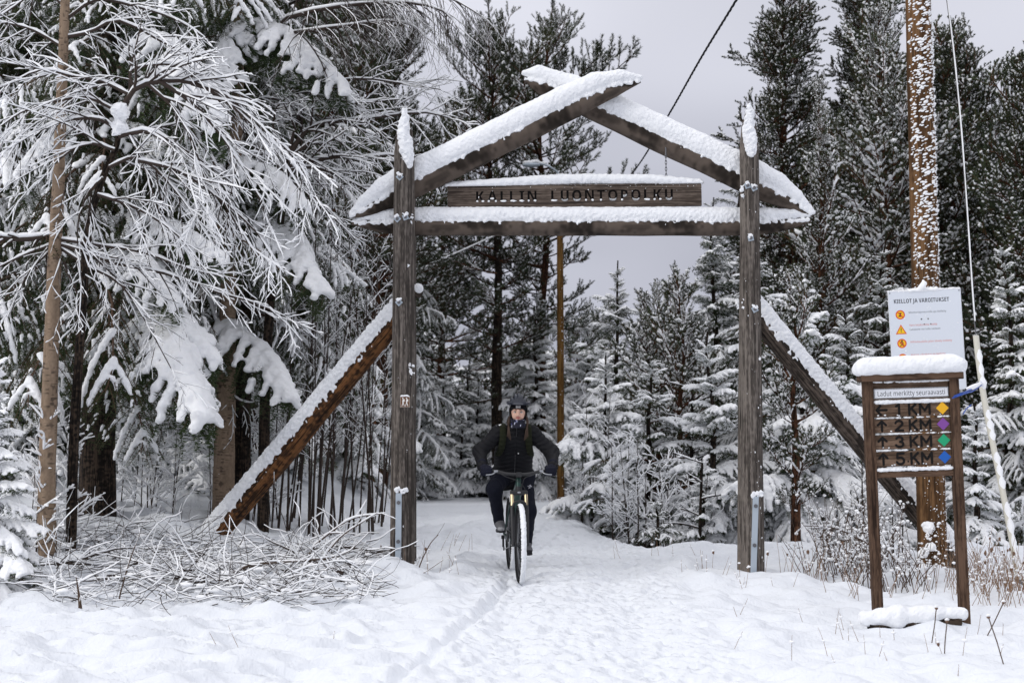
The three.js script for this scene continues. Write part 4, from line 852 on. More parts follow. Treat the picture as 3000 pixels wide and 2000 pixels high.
// thicket of saplings: clumps of thin dark stems
function clump(name, label, category, px, d, stems, o) {
  const g = thing(name, label, category, groundAt(px, d), 0, o.group), r = rng(o.seed);
  for (let k = 0; k < stems; k++) {
    const wood = new MB(), snow = new MB(), a = V((r() - 0.5) * o.spread, -0.05, (r() - 0.5) * o.spread * 0.7), h = o.h * (0.6 + 0.5 * r()), pts = wander(a, V((r() - 0.5) * 0.22 + (o.lean ?? 0), 1, (r() - 0.5) * 0.2), h, 8, o.grav ?? -0.02, 0.05, r);
    twigs(wood, snow, pts, o.r * (0.7 + 0.6 * r()), 0.003, o.snow, o.depth ?? 2, { from: o.from ?? 0.3, gap: [0.12, 0.16], fwd: 1.0, flat: 0.5, grav: 0.0, jit: 0.2, len: [0.2, 0.6], thin: 1, seg: 4, ...o.twig }, r);
    const m = part('stem', wood.build(), o.mat ?? M.twig, g); part('snow', snow.build(), M.softSnow, m);
  }
  return g;
}
[[800, 16.6, 6, 4.0], [870, 17.4, 7, 4.5], [925, 16.4, 7, 4.3], [985, 17.6, 7, 4.6], [1045, 17.0, 7, 4.3], [1095, 18.4, 5, 4.3]].forEach(([px, d, n, h], i) =>
  clump('sapling_clump', ['clump of thin dark saplings just right of the weeping birch', 'clump of dark saplings above the middle of the left brace', 'clump of dark saplings crossing the upper part of the left brace', 'clump of tall dark saplings left of the left gate post', 'clump of thin saplings close to the left gate post', 'sparse sapling clump at the foot of the left snow slope'][i], 'saplings', px, d, n, { seed: 700 + i, spread: 0.5, h, r: 0.013, snow: 0.008, lean: 0.07, twig: { gap: [0.14, 0.17] } }));
// bare snow coated bushes
const bushTwig = { gap: [0.06, 0.09], len: [0.16, 0.42], grav: 0.15 };
[[1735, 20, 1.9, 'bare snow coated bush in front of the spruces right of the lamp post'], [1860, 17.6, 1.7, 'bare snow coated bush on the bank edge in the right half of the gate'], [2010, 17.3, 1.9, 'bare white twigged bush beside a dark thin stem left of the right gate post'], [2560, 15.0, 1.2, 'low snow coated bush behind the left post of the trail board'], [1780, 21.5, 2.3, 'taller bare bush white with snow behind the edge of the clearing']].forEach(([px, d, h, label], i) =>
  clump('snowy_bush', label, 'bush', px, d, 5, { seed: 720 + i, spread: 0.6, h, r: 0.011, snow: 0.017, from: 0.2, twig: bushTwig }));
[[2025, 18.6, 1100], [1968, 19.5, 1250], [1853, 21, 1230], [2045, 17, 1330]].forEach(([px, d, top], i) => {
  const b = groundAt(px, d), h = P(px, top, d).y - b.y; b.y -= 0.1; const g = thing('bare_stem', ['dark bare tree stem left of the right gate post', 'thin dark stem among the bushes in the right half of the gate', 'thin dark stem behind the low spruces right of the trail', 'short dark stem close to the right gate post'][i], 'tree stem', b), r = rng(740 + i), wood = new MB(), snow = new MB();
  twigs(wood, snow, wander(V(), V(0.02, 1, 0), h, 8, 0, 0.03, r), i ? 0.03 : 0.05, 0.014, 0.014, 2, { from: 0.25, gap: [0.1, 0.2], fwd: 0.3, flat: 0.4, grav: 0.1, jit: 0.2, len: [0.2, 0.6], thin: 1, seg: 4 }, r);
  part('trunk', wood.build(), M.bark, g); part('snow', snow.build(), M.softSnow, g);
});
// low snowed-over undergrowth left of the trail
[[360, 16.6, 1.5, 'bare bush heavy with snow behind the near birch'], [520, 16.2, 1.6, 'bare bush heavy with snow left of the second birch'], [740, 17.2, 1.5, 'bare bush heavy with snow under the left brace'], [60, 13.2, 1.4, 'snow coated bush at the left edge beside the young spruce']].forEach(([px, d, h, label], i) =>
  clump('undergrowth', label, 'bush', px, d, 7, { seed: 760 + i, spread: 0.9, h, r: 0.009, snow: 0.024, from: 0.12, twig: { ...bushTwig, grav: 0.5 } }));

// ---------------------------------------------------------------- pile of cut branches left of the gate
{
  const r = rng(801);
  const spots = [[300, 12.4], [380, 11.9], [460, 12.1], [540, 12.2], [620, 12.0], [700, 12.4], [780, 12.5], [860, 12.9], [930, 13.0], [1000, 13.2], [1060, 13.0], [240, 12.8], [330, 13.2], [560, 13.2], [760, 13.4], [900, 13.8], [420, 12.8], [650, 12.9], [330, 11.3], [480, 11.2], [600, 11.4], [720, 11.6], [850, 12.0], [960, 12.3], [150, 12.4]];
  spots.forEach(([px, d], i) => {
    const b = groundAt(px, d), g = thing('cut_branch', 'snow covered cut branch in the brush pile left of the gate', 'branch', V(b.x, ground(b.x, b.z) - 0.03 + 0.18 * r() * r(), b.z), 0, 'cut branches of the brush pile left of the gate'), wood = new MB(), snow = new MB();
    const a = (r() < 0.5 ? 0 : Math.PI) + 0.9 * (r() - 0.5), L = 0.8 + 0.9 * r(), pts = wander(V(-Math.cos(a) * L / 2, 0.03 * r(), -Math.sin(a) * 0.3), V(Math.cos(a), 0.04 + 0.16 * r(), Math.sin(a) * 0.7), L, 9, 0.20, 0.32, r);
    twigs(wood, snow, pts, 0.011 + 0.009 * r(), 0.003, 0.013, 2, { from: 0.1, gap: [0.10, 0.13], fwd: 1.0, flat: 0.55, grav: 0.12, jit: 0.35, len: [0.18, 0.45], thin: 0.85, seg: 5 }, r);
    part('wood', wood.build(), M.twig, g); part('snow', snow.build(), M.softSnow, g);
  });
  // fine tangle under them, past counting
  const wood = new MB(), snow = new MB(), g = thing('brushwood', 'fine snow covered twigs tangled under the cut branches left of the gate'); g.userData.kind = 'stuff';
  for (let k = 0; k < 900; k++) {
    const px = lerp(120, 1100, r()), d = lerp(10.9, 14.0, r()), b = groundAt(px, d), a = r() * 6.28, up = r() < 0.3;
    const pts = wander(V(b.x, ground(b.x, b.z) - 0.04 + 0.24 * r(), b.z), V(Math.cos(a), up ? 0.5 + 0.7 * r() : 0.25 * (r() - 0.4), Math.sin(a) * 0.5), 0.25 + 0.5 * r(), 6, 0.3, 0.75, r), w = 0.002 + 0.004 * r() * r();
    wood.tube(pts, taper(7, w, 0.0015), 4); if (r() < 0.6) snowOn(snow, pts, taper(7, w, 0.0015), 0.012, r);
  }
  const lumps = []; for (let k = 0; k < 260; k++) { const px = lerp(130, 1080, r()), d = lerp(11.0, 14.0, r()), q = groundAt(px, d), w = 0.014 + 0.035 * r(); lumps.push([q.x, ground(q.x, q.z) + 0.02 + 0.14 * r(), q.z, w * (1 + 0.6 * r()), w * 0.6, w]); }
  part('snow', flecks(lumps), M.softSnow, g, null, 'stuff');
  part('twigs', wood.build(), M.twig, g, null, 'stuff'); part('snow', snow.build(), M.softSnow, g, null, 'stuff');
}
// single branches that stick out
[['thin bent twig standing in the snow right of the left gate post', [[1215, 1712], [1232, 1650], [1262, 1590], [1284, 1566]], 12.9, 0.007, 0.0], ['thin branch lying on the snow in front of the left gate post and pointing right', [[1220, 1705], [1270, 1722], [1330, 1745], [1372, 1758]], 12.6, 0.007, 0.004],
 ['snow lined branch rising right from the brush pile to the left gate post', [[905, 1610], [960, 1565], [1030, 1520], [1128, 1503]], 13.0, 0.013, 0.016], ['second snow lined branch rising right from the brush pile', [[940, 1640], [1000, 1570], [1060, 1530], [1105, 1502]], 12.9, 0.011, 0.012],
 ['long dark branch lying across the top of the brush pile', [[690, 1660], [790, 1648], [900, 1640], [1010, 1622], [1080, 1560]], 12.4, 0.014, 0.012], ['dark twig leaning out of the snow left of the trail', [[1222, 1688], [1250, 1672], [1298, 1640]], 12.7, 0.006, 0.003],
 ['short broken stump of a sapling at the front of the brush pile', [[236, 1815], [232, 1760], [222, 1690]], 10.9, 0.022, 0.02], ['thin bare stem standing left of the brush pile', [[345, 1760], [380, 1640], [410, 1560]], 11.6, 0.007, 0.008]].forEach(([label, px, d, rad, sn], i) => {
  const pts = pxPath(px, d, 10), b = pts[0].clone(), g = thing('loose_branch', label, 'branch', b), r = rng(850 + i), wood = new MB(), snow = new MB();
  pts.forEach((p) => p.sub(b)); pts[0].y -= 0.04;
  twigs(wood, snow, pts, rad, 0.003, sn, 1, { from: 0.35, gap: [0.22], fwd: 1.1, flat: 0.7, grav: 0.1, jit: 0.2, len: [0.28], thin: 0.8, seg: 4 }, r);
  part('wood', wood.build(), M.twigWarm, g); if (snow.tris) part('snow', snow.build(), M.softSnow, g);
});
// ---------------------------------------------------------------- trail board in the right foreground
{
  const d = 10.85, base = P(2695, 1788, d), S = d / FPX, g = thing('trail_board', 'brown wooden trail board on two posts with a snow cap and distances beside coloured diamonds', 'notice board', base); g.rotation.z = 0.033;
  const X = (px) => (px - 2682) * S, Y = (py) => (1788 - py) * S; // measured on the upright board
  const bm = M.board, bx = across(M.board), ink = M.paint;
  const W0 = X(2546), W1 = X(2826), pw = 0.078;
  for (const x of [W0 + pw / 2, W1 - pw / 2]) part('post', box(pw, Y(1118) + 0.4, 0.07, x, (Y(1118) - 0.4) / 2, 0, 0.006), bm, g);
  const inner = W1 - W0 - 2 * pw, cx = (W0 + W1) / 2;
  const row = (y0, y1, z = 0.0, dz = 0.028, shift = 0) => part('plank', box(inner - 0.004, Y(y0) - Y(y1) - 0.006, dz, cx, (Y(y0) + Y(y1)) / 2, z, 0.005), across(M.plank, shift), g);
  part('top_rail', box(W1 - W0 + 0.05, 0.055, 0.16, cx, Y(1110), 0, 0.006), bx, g);
  row(1120, 1180, -0.005, 0.028, 0.2);
  const rows = [[1182, 1226], [1229, 1272], [1276, 1320], [1324, 1370]], planks = rows.map(([a, b], i) => row(a, b, 0, 0.03, 0.31 * (i + 2)));
  part('bottom_rail', box(inner, 0.055, 0.06, cx, Y(1391), 0, 0.006), bx, g);
  // white header strip with black print
  const c = document.createElement('canvas'); c.width = 1024; c.height = 128; const t = c.getContext('2d');
  t.fillStyle = '#dfe1e6'; t.fillRect(0, 0, 1024, 128); t.strokeStyle = '#3c3f45'; t.lineWidth = 6; t.strokeRect(4, 4, 1016, 120);
  t.fillStyle = '#25282e'; t.font = '92px sans-serif'; t.textAlign = 'center'; t.textBaseline = 'middle'; t.setTransform(0.86, 0, 0, 1, 512 * 0.14, 0); t.fillText('Ladut merkitty seuraavasti', 512, 66, 1130);
  const tex = new THREE.CanvasTexture(c); tex.colorSpace = THREE.SRGBColorSpace;
  const strip = part('header_strip', box(inner - 0.01, 0.078, 0.006, cx, Y(1156), 0.014, 0.002), M.white, g);
  const pg = new THREE.PlaneGeometry(inner - 0.014, 0.074); pg.translate(cx, Y(1156), 0.0185); part('print', pg, new THREE.MeshStandardMaterial({ map: tex, roughness: 0.6 }), strip);
  // painted strokes: polylines in a 0..1 box
  const stroke = (lines, x, y, w, h, r, z = 0.0165) => { let k = 0; return join(lines.flatMap((l) => l.slice(1).map((b, i) => { const a = l[i], A = V(x + a[0] * w, y + a[1] * h, 0), B = V(x + b[0] * w, y + b[1] * h, 0), L = A.distanceTo(B); return new THREE.CapsuleGeometry(r, L, 2, 8).scale(1, 1, 0.25).rotateZ(Math.atan2(B.x - A.x, -(B.y - A.y))).translate((A.x + B.x) / 2, (A.y + B.y) / 2, z + 0.0003 * (k++ % 5)); }))); };
  const arc = (cx0, cy0, rx, ry, a0, a1, n = 8) => Array.from({ length: n + 1 }, (_, i) => { const a = lerp(a0, a1, i / n) * Math.PI / 180; return [cx0 + Math.cos(a) * rx, cy0 + Math.sin(a) * ry]; });
  const GL = { 1: [[[0.25, 0.85], [0.6, 1], [0.6, 0]]], 2: [[...arc(0.5, 0.72, 0.42, 0.28, 170, -35), [0.05, 0], [0.98, 0]]], 3: [[...arc(0.47, 0.75, 0.38, 0.25, 160, -80)], [...arc(0.47, 0.27, 0.45, 0.27, 80, -165, 10)]], 5: [[[0.9, 1], [0.15, 1], [0.12, 0.56], ...arc(0.47, 0.31, 0.45, 0.31, 120, -160, 10)]], K: [[[0.08, 0], [0.08, 1]], [[0.9, 1], [0.12, 0.45]], [[0.35, 0.6], [0.95, 0]]], M: [[[0.05, 0], [0.05, 1], [0.5, 0.35], [0.95, 1], [0.95, 0]]], left: [[[1, 0.5], [0.05, 0.5]], [[0.42, 0.95], [0.02, 0.5], [0.42, 0.05]]], up: [[[0.5, 0], [0.5, 1]], [[0.08, 0.6], [0.5, 1], [0.92, 0.6]]] };
  const colors = [std(0.80, 0.42, 0.012, 0.5), std(0.20, 0.06, 0.30, 0.5), std(0.01, 0.33, 0.15, 0.5), std(0.008, 0.10, 0.42, 0.5)];
  ['1', '2', '3', '5'].forEach((n, i) => {
    const [a, b] = rows[i], y = Y(b) + 0.020, h = (Y(a) - Y(b)) - 0.040, pl = planks[i], L = (name, gl, x, w) => part(name, stroke(GL[gl], X(x), y, w * S, h, 0.0092), ink, pl);
    L('arrow', i ? 'up' : 'left', 2582, i ? 28 : 30); L('letter', n, 2634, 24); L('letter', 'K', 2676, 24); L('letter', 'M', 2708, 31);
    part('diamond', box(0.072, 0.072, 0.006, 0, 0, 0, 0.002).rotateZ(Math.PI / 4).translate(X(2775), (Y(a) + Y(b)) / 2 + 0.002, 0.018), colors[i], pl, ['orange diamond beside one kilometre', 'purple diamond beside two kilometres', 'green diamond beside three kilometres', 'blue diamond beside five kilometres'][i]);
  });
  { const [a, b] = rows[3]; part('dot', new THREE.SphereGeometry(0.007, 10, 8).scale(1, 1, 0.4).translate(X(2668), Y(b) + 0.04, 0.017), ink, planks[3]); }
  // snow: the thick cap, ledges on each plank
  const cap = new Field(V(W0 - 0.06, Y(1105), -0.12), V(W1 + 0.06, Y(1040), 0.12), 0.011, 60);
  for (const z of [-0.055, 0, 0.055]) { cap.capsule(V(W0 - 0.005, Y(1082), z), V(W1 + 0.005, Y(1080), z), 0.056, 0.056); cap.capsule(V(W0 + 0.04, Y(1072), z * 0.8), V(W1 - 0.04, Y(1070), z * 0.8), 0.05, 0.05); }
  part('snow', cap.mesh({ noise: 0.005, freq: 9, warp: (v, x, y) => Math.max(v, Y(1105) + 0.004 - y) }), M.snow, g);
  const ledge = (y, z, r0, seed, gaps = 0) => { const r = rng(seed), f = new Field(V(W0, y - 0.03, z - 0.04), V(W1, y + 0.05, z + 0.05), 0.006, 160); for (let k = 0; k < 26; k++) { if (r() < gaps) continue; const x = lerp(W0 + pw, W1 - pw, k / 26), x2 = lerp(W0 + pw, W1 - pw, (k + 1) / 26), q = r0 * (0.7 + 0.5 * r()); f.capsule(V(x, y, z), V(x2, y, z), q, q, 0.9); } part('snow', f.mesh({ noise: 0.003, freq: 30 }), M.snow, g); };
  ledge(Y(1181), 0.016, 0.013, 1); ledge(Y(1378), 0.02, 0.014, 2); ledge(Y(1227.5), 0.016, 0.004, 3, 0.35); ledge(Y(1274), 0.016, 0.004, 4, 0.3); ledge(Y(1322), 0.016, 0.0045, 5, 0.35); ledge(Y(1122), 0.03, 0.007, 6, 0.1);
  const r = rng(9), fl = []; for (let i = 0; i < 26; i++) { const s = lerp(0.003, 0.007, r()); fl.push([X(lerp(2582, 2780, r())), Y(rows[i % 4][1]) + 0.012 + 0.008 * r(), 0.017, s * 1.3, s * 0.8, s * 0.6]); }
  part('snow', flecks(fl), M.snow, g, null, 'stuff');
  // blue cord knotted to the board
}
// snow drift over a low log in front of the board
{
  const a = P(2545, 1830, 10.55), b = P(2812, 1820, 10.6);  const g = thing('fallen_log', 'low log buried in rounded snow at the foot of the trail board', 'log', a.clone());
  b.sub(a); part('log', rod([V(0, 0, 0), b.clone().multiplyScalar(0.5).add(V(0, 0.015, 0.02)), b], 0.05, 14), M.bark, g);
  const f = new Field(...bounds([V(), b], 0.2), 0.014, 40), p = [V(-0.02, 0.05, 0), b.clone().multiplyScalar(0.3).add(V(0, 0.052, 0.01)), b.clone().multiplyScalar(0.62).add(V(0, 0.06, 0)), b.clone().add(V(0.02, 0.06, 0))];
  f.path(p, [0.06, 0.075, 0.065, 0.05]);
  part('snow', f.mesh({ noise: 0.008, freq: 7 }), M.snow, g);
}
// ---------------------------------------------------------------- utility pole with snow blown on it, warning sign, guy wire
const POLE_D = 13.95;
{
  const b = P(2735, 1690, POLE_D), top = P(2690, -40, POLE_D), g = thing('utility_pole', 'thick brown utility pole speckled with wind blown snow behind the trail board', 'utility pole', V(b.x, terrain(b.x, b.z) - 0.2, b.z));
  const dir = top.clone().sub(b).normalize(), H = 8.6, pts = Array.from({ length: 16 }, (_, i) => dir.clone().multiplyScalar(H * i / 15));
  const R = (t) => lerp(0.148, 0.118, t);
  part('shaft', new MB().tube(pts, pts.map((_, i) => R(i / 15)), 28, { cap: true, wobble: 0.015, seed: 3 }).build(), M.pole, g);
  const r = rng(91), list = [], small = [];
  for (let i = 0; i < 3200; i++) {
    const y = lerp(2.9, H, r()), a = lerp(-1.15, 1.75, r()), dens = noise3(Math.sin(a) * 2, y * 3, 5) * 0.5 + 0.5; if (r() > 0.35 + dens) continue;
    const q = R(y / H) + 0.0, s = lerp(0.005, 0.017, Math.pow(r(), 1.8)) * smooth(2.6, 3.6, y), c = dir.clone().multiplyScalar(y);
    list.push([c.x + Math.sin(a) * q, c.y, c.z + Math.cos(a) * q, s * (1.1 + 0.8 * r()), s * (0.5 + 0.5 * r()), s * 0.7]);
  }
  for (let i = 0; i < 420; i++) { const y = lerp(0.25, 2.4, r()), a = lerp(-0.9, 1.6, Math.pow(r(), 0.7)), q = R(y / H), s = lerp(0.003, 0.009, r() * r()), c = dir.clone().multiplyScalar(y); list.push([c.x + Math.sin(a) * q, c.y, c.z + Math.cos(a) * q, s, s, s * 0.7]); }
  const flat = []; for (const e of list) flat.push(e);
  const ico = new THREE.IcosahedronGeometry(1, 1); const src = ico.attributes.position, P0 = [], N0 = [];
  for (const [x, y, z, a, b2, c] of flat) for (let k = 0; k < src.count; k++) { const px = src.getX(k), py = src.getY(k), pz = src.getZ(k); P0.push(x + px * a, y + py * b2 + px * a * 0.25, z + pz * c); N0.push(px, py, pz); }
  const sg = new THREE.BufferGeometry(); sg.setAttribute('position', new THREE.Float32BufferAttribute(P0, 3)); sg.setAttribute('normal', new THREE.Float32BufferAttribute(N0, 3));
  part('snow', sg, M.softSnow, g, null, 'stuff');
  for (const [px, py, s] of [[2718, 1545, 0.05], [2705, 1618, 0.045], [2728, 1600, 0.04], [2700, 1660, 0.03]]) { const c = P(px, py, POLE_D - 0.14).sub(g.position), f = new Field(...bounds([c], 0.2), 0.009, 90), q = rng(px); for (let k = 0; k < 6; k++) f.capsule(V(c.x + (q() - 0.5) * s * 1.6, c.y + (q() - 0.5) * s * 1.4, c.z), V(c.x + (q() - 0.5) * s, c.y - s * 0.3, c.z + 0.01), s * 0.55, s * 0.5); part('snow', f.mesh({ noise: 0.007, freq: 26 }), M.softSnow, g); }
}
{
  const d = POLE_D - 0.22, S = d / FPX, tl = P(2601, 856, d), tr = P(2815, 842, d), W = tl.distanceTo(tr), H = 1.02, g = thing('warning_sign', 'white sign of prohibitions and warnings fixed to the utility pole above the trail board', 'sign', tl.clone().lerp(tr, 0.5)); g.rotation.z = Math.atan2(tr.y - tl.y, tr.x - tl.x) * 0.7;
  part('panel', box(W, H, 0.012, 0, -H / 2, 0, 0.005), M.white, g);
  const c = document.createElement('canvas'); c.width = 896; c.height = 1254; const t = c.getContext('2d'), u = 896 / 214; // print measured in photo pixels
  t.fillStyle = '#d9dee6'; t.fillRect(0, 0, 896, 1254);
  t.fillStyle = '#2b2e36'; t.font = 'bold 72px sans-serif'; t.save(); t.scale(0.80, 1); t.fillText('KIELLOT JA VAROITUKSET', 58 / 0.8, 148); t.restore();
  const ring = (y) => { t.beginPath(); t.arc(132, y, 52, 0, 7); t.fillStyle = '#f2b414'; t.fill(); t.lineWidth = 12; t.strokeStyle = '#d43a22'; t.stroke(); };
  const bar = (y) => { t.beginPath(); t.moveTo(98, y - 34); t.lineTo(166, y + 34); t.lineWidth = 10; t.strokeStyle = '#d43a22'; t.stroke(); };
  ring(292); t.fillStyle = '#3a2a12'; t.beginPath(); t.moveTo(104, 316); t.lineTo(160, 316); t.lineTo(140, 292); t.lineTo(150, 268); t.lineTo(116, 268); t.lineTo(126, 292); t.fill(); bar(292);
  t.beginPath(); t.moveTo(132, 424); t.lineTo(192, 530); t.lineTo(72, 530); t.closePath(); t.fillStyle = '#f2c21a'; t.fill(); t.lineWidth = 11; t.strokeStyle = '#d8551f'; t.stroke(); t.fillStyle = '#3a2a12'; t.fillRect(127, 456, 10, 40); t.fillRect(127, 504, 10, 10);
  ring(652); t.strokeStyle = '#3a2a12'; t.lineWidth = 9; t.beginPath(); t.arc(134, 622, 8, 0, 7); t.stroke(); t.beginPath(); t.moveTo(132, 634); t.lineTo(130, 660); t.lineTo(112, 688); t.moveTo(130, 660); t.lineTo(150, 686); t.moveTo(108, 650); t.lineTo(132, 640); t.lineTo(154, 654); t.stroke(); bar(652);
  ring(840); bar(840); ring(1020); bar(1020);
  t.font = '33px sans-serif'; t.fillStyle = '#4a4d55'; t.fillText('Moottoriajoneuvoilla ajo kielletty', 236, 280, 470); t.fillStyle = '#c2564c'; t.fillText('Varo latukonetta reitillä', 236, 440, 350); t.fillStyle = '#4a4d55'; t.fillText('Latukone voi tulla vastaan', 236, 494, 470); t.fillStyle = '#cf6a5c'; t.fillText('Hiihtokaudella jalan kävely kielletty', 236, 650, 560); t.fillText('Koirien ulkoilutus on kielletty', 236, 812, 430);
  t.fillStyle = '#33353c'; for (const x of [392, 474]) { t.beginPath(); t.arc(x, 358, 10, 0, 7); t.fill(); }
  const tex = new THREE.CanvasTexture(c); tex.colorSpace = THREE.SRGBColorSpace;
  part('print', new THREE.PlaneGeometry(W - 0.012, H - 0.012).translate(0, -H / 2, 0.0085), new THREE.MeshStandardMaterial({ map: tex, roughness: 0.55 }), g);
  for (const [x, y] of [[-0.02, -0.345], [0.045, -0.345], [-W / 2 + 0.02, -0.02], [W / 2 - 0.02, -0.02]]) part('screw', new THREE.CylinderGeometry(0.006, 0.006, 0.004, 10).rotateX(Math.PI / 2).translate(x, y, 0.010), M.darkSteel, g);
  for (const y of [-0.12, -0.9]) part('bracket', box(0.05, 0.03, 0.12, 0, y, -0.07, 0.003), M.steel, g);
  const f = new Field(V(-W / 2, -0.03, -0.03), V(W / 2, 0.14, 0.05), 0.008, 120); f.capsule(V(-W / 2 + 0.01, 0, 0), V(W / 2 - 0.01, 0, 0), 0.011, 0.012); f.capsule(V(-0.14, 0.0, 0), V(0.12, 0.005, 0), 0.018, 0.02); f.capsule(V(-0.02, 0.03, 0.01), V(0.0, 0.06, 0.01), 0.035, 0.026); f.capsule(V(0.0, 0.07, 0.01), V(0.0, 0.09, 0.0), 0.022, 0.014);
  part('snow', f.mesh({ noise: 0.005, freq: 20 }), M.softSnow, g);
  const fr = rng(44), fl = []; for (let i = 0; i < 70; i++) { const s = lerp(0.002, 0.006, fr() * fr()); fl.push([(fr() - 0.5) * W, -Math.pow(fr(), 1.5) * 0.8, 0.009, s * 1.4, s, s * 0.5]); }
  part('snow', flecks(fl), M.softSnow, g, null, 'stuff');
}
let guyTie;
{
  const px = [[2690, -520, 14.1], [2775, 0, 14.0], [2812, 330, 13.9], [2835, 640, 13.8], [2856, 940, 13.7], [2880, 1140, 13.6], [2908, 1290, 13.5], [2945, 1470, 13.4], [2990, 1712, 13.3]], pts = pxPath(px, 13.7, 40), b = pts[pts.length - 1].clone();
  const g = thing('guy_wire', 'snow crusted guy wire of the utility pole with a thicker pale guard near the ground', 'guy wire', b); pts.forEach((p) => p.sub(b));
  part('wire', rod(pts, 0.006, 6), M.darkSteel, g); const k0 = pts.findIndex((p) => p.y < P(2856, 945, 13.7).y - b.y), low = pts.slice(k0);
  part('guard', rod(low, 0.030, 12), std(0.62, 0.60, 0.52, 0.6), g);
  const r = rng(5), sn = new MB(), up = pts.slice(0, k0); sn.tube(up.map((p) => V(p.x + 0.004, p.y, p.z + 0.008)), up.map(() => 0.005 + 0.004 * r()), 5);
  for (let k = 0; k < low.length - 1; k += 1) { const a = low[k], c = low[Math.min(low.length - 1, k + 1)]; if (r() < 0.25) continue; sn.tube([a.clone().add(V(0.006, 0, 0.012)), a.clone().lerp(c, 0.5).add(V(0.008, 0, 0.014)), c.clone().add(V(0.006, 0, 0.012))], [0.02, 0.03 + 0.012 * r(), 0.02], 7); }
  part('snow', sn.build(), M.softSnow, g);
  part('anchor', box(0.10, 0.07, 0.10, 0, 0.02, 0, 0.01), M.darkSteel, g);
  guyTie = P(2876, 1128, 13.6);
}
{
  const a = P(2790, 1166, 10.82), k = P(2820, 1155, 10.8), g = thing('blue_cord', 'blue cord tied from the trail board to the guy wire', 'cord', a.clone()), blue = std(0.03, 0.09, 0.40, 0.6);
  const rel = (l) => l.map((p) => p.clone().sub(a));
  part('cord', rod(rel(curve([a, k, P(2850, 1146, 12), guyTie], 12)), 0.006, 6), blue, g); part('cord', rod(rel(curve([P(2796, 1160, 10.8), P(2822, 1150, 10.82), P(2852, 1138, 12.1), guyTie.clone().add(V(0, 0.03, 0))], 12)), 0.005, 6), blue, g);
  part('cord_end', rod(rel(curve([P(2823, 1212, 10.85), P(2832, 1198, 11), P(2846, 1186, 11.2)], 8)), 0.005, 6), blue, g);
  const sn = new MB(), c = rel(curve([P(2830, 1148, 11.2), P(2852, 1140, 12.1), guyTie], 8)); sn.tube(c.map((p) => V(p.x, p.y + 0.02, p.z)), c.map((_, i) => 0.010 + 0.014 * Math.sin(i / 8 * 3.1)), 6); part('snow', sn.build(), M.softSnow, g);
}
// ---------------------------------------------------------------- wooden lamp post behind the cyclist, its wires
const LAMP_D = 32;
{
  const b = P(1643, 1468, LAMP_D), g = thing('street_lamp', 'wooden lamp post with a snow topped curved lamp arm behind the cyclist', 'street lamp', V(b.x, terrain(b.x, b.z) - 0.2, b.z)), L = (px, py) => P(px, py, LAMP_D).sub(g.position);
  const top = L(1640, 524);
  part('shaft', rod([V(0, 0, 0), L(1642, 1000), top], [0.085, 0.08, 0.07], 16), M.lampPole, g);
  part('arm', rod(curve([L(1640, 535), L(1636, 508), L(1610, 488), L(1585, 480), L(1570, 480)], 12), 0.025, 8), M.steel, g);
  part('lamp_head', new THREE.SphereGeometry(1, 16, 10).scale(0.22, 0.06, 0.10).translate(...L(1556, 483).toArray()), M.steel, g);
  part('snow', new Field(...bounds([L(1530, 480), L(1660, 500)], 0.2), 0.02, 60).capsule(L(1538, 477), L(1572, 475), 0.05, 0.06).capsule(L(1572, 475), L(1600, 478), 0.03, 0.03).capsule(L(1632, 516), L(1650, 516), 0.06, 0.06).mesh({ noise: 0.012, freq: 8 }), M.softSnow, g);
  part('marker', box(0.10, 0.13, 0.006, ...L(1637, 1308).add(V(0, 0, 0.085)).toArray(), 0.002), std(0.62, 0.58, 0.52, 0.6), g);
  const r = rng(3), fl = []; for (let i = 0; i < 40; i++) { const p = L(1642, lerp(560, 1440, r())), s = 0.006 + 0.012 * r() * r(); fl.push([p.x + 0.05 * r(), p.y, p.z + 0.07, s, s * 1.3, s]); } part('snow', flecks(fl), M.softSnow, g, null, 'stuff');
}
{
  const a = P(2205, -80, 15.5), e = P(1645, 700, LAMP_D - 0.1), g = thing('power_cable', 'dark twisted overhead cable crossing the sky above the right rafter', 'cable', e.clone());
  const pts = curve([a, P(2158, 0, 16.2), P(2060, 160, 18), P(1960, 335, 20.5), P(1850, 510, 24), e], 120).map((p) => p.sub(e));
  for (const s of [0, 2.1, 4.2]) { let l = 0; part('strand', new MB().tube(pts.map((p, i) => { if (i) l += p.distanceTo(pts[i - 1]); return V(p.x + Math.cos(l * 14 + s) * 0.0085, p.y + Math.sin(l * 14 + s) * 0.0085, p.z); }), pts.map(() => 0.0085), 5).build(), M.black, g); }
}
{
  const a = P(1452, 690, LAMP_D), e = P(1120, 848, 30), g = thing('snowy_wire', 'thin snow covered wire sloping down behind the left gate post', 'wire', e.clone()), pts = [P(1640, 600, LAMP_D), a, P(1225, 793, 31), e].map((p) => p.sub(e)), c = curve(pts, 20);
  part('wire', rod(c, 0.010, 5), M.darkSteel, g); part('snow', rod(c.map((p) => V(p.x, p.y + 0.018, p.z)), 0.020, 6), M.softSnow, g);
}
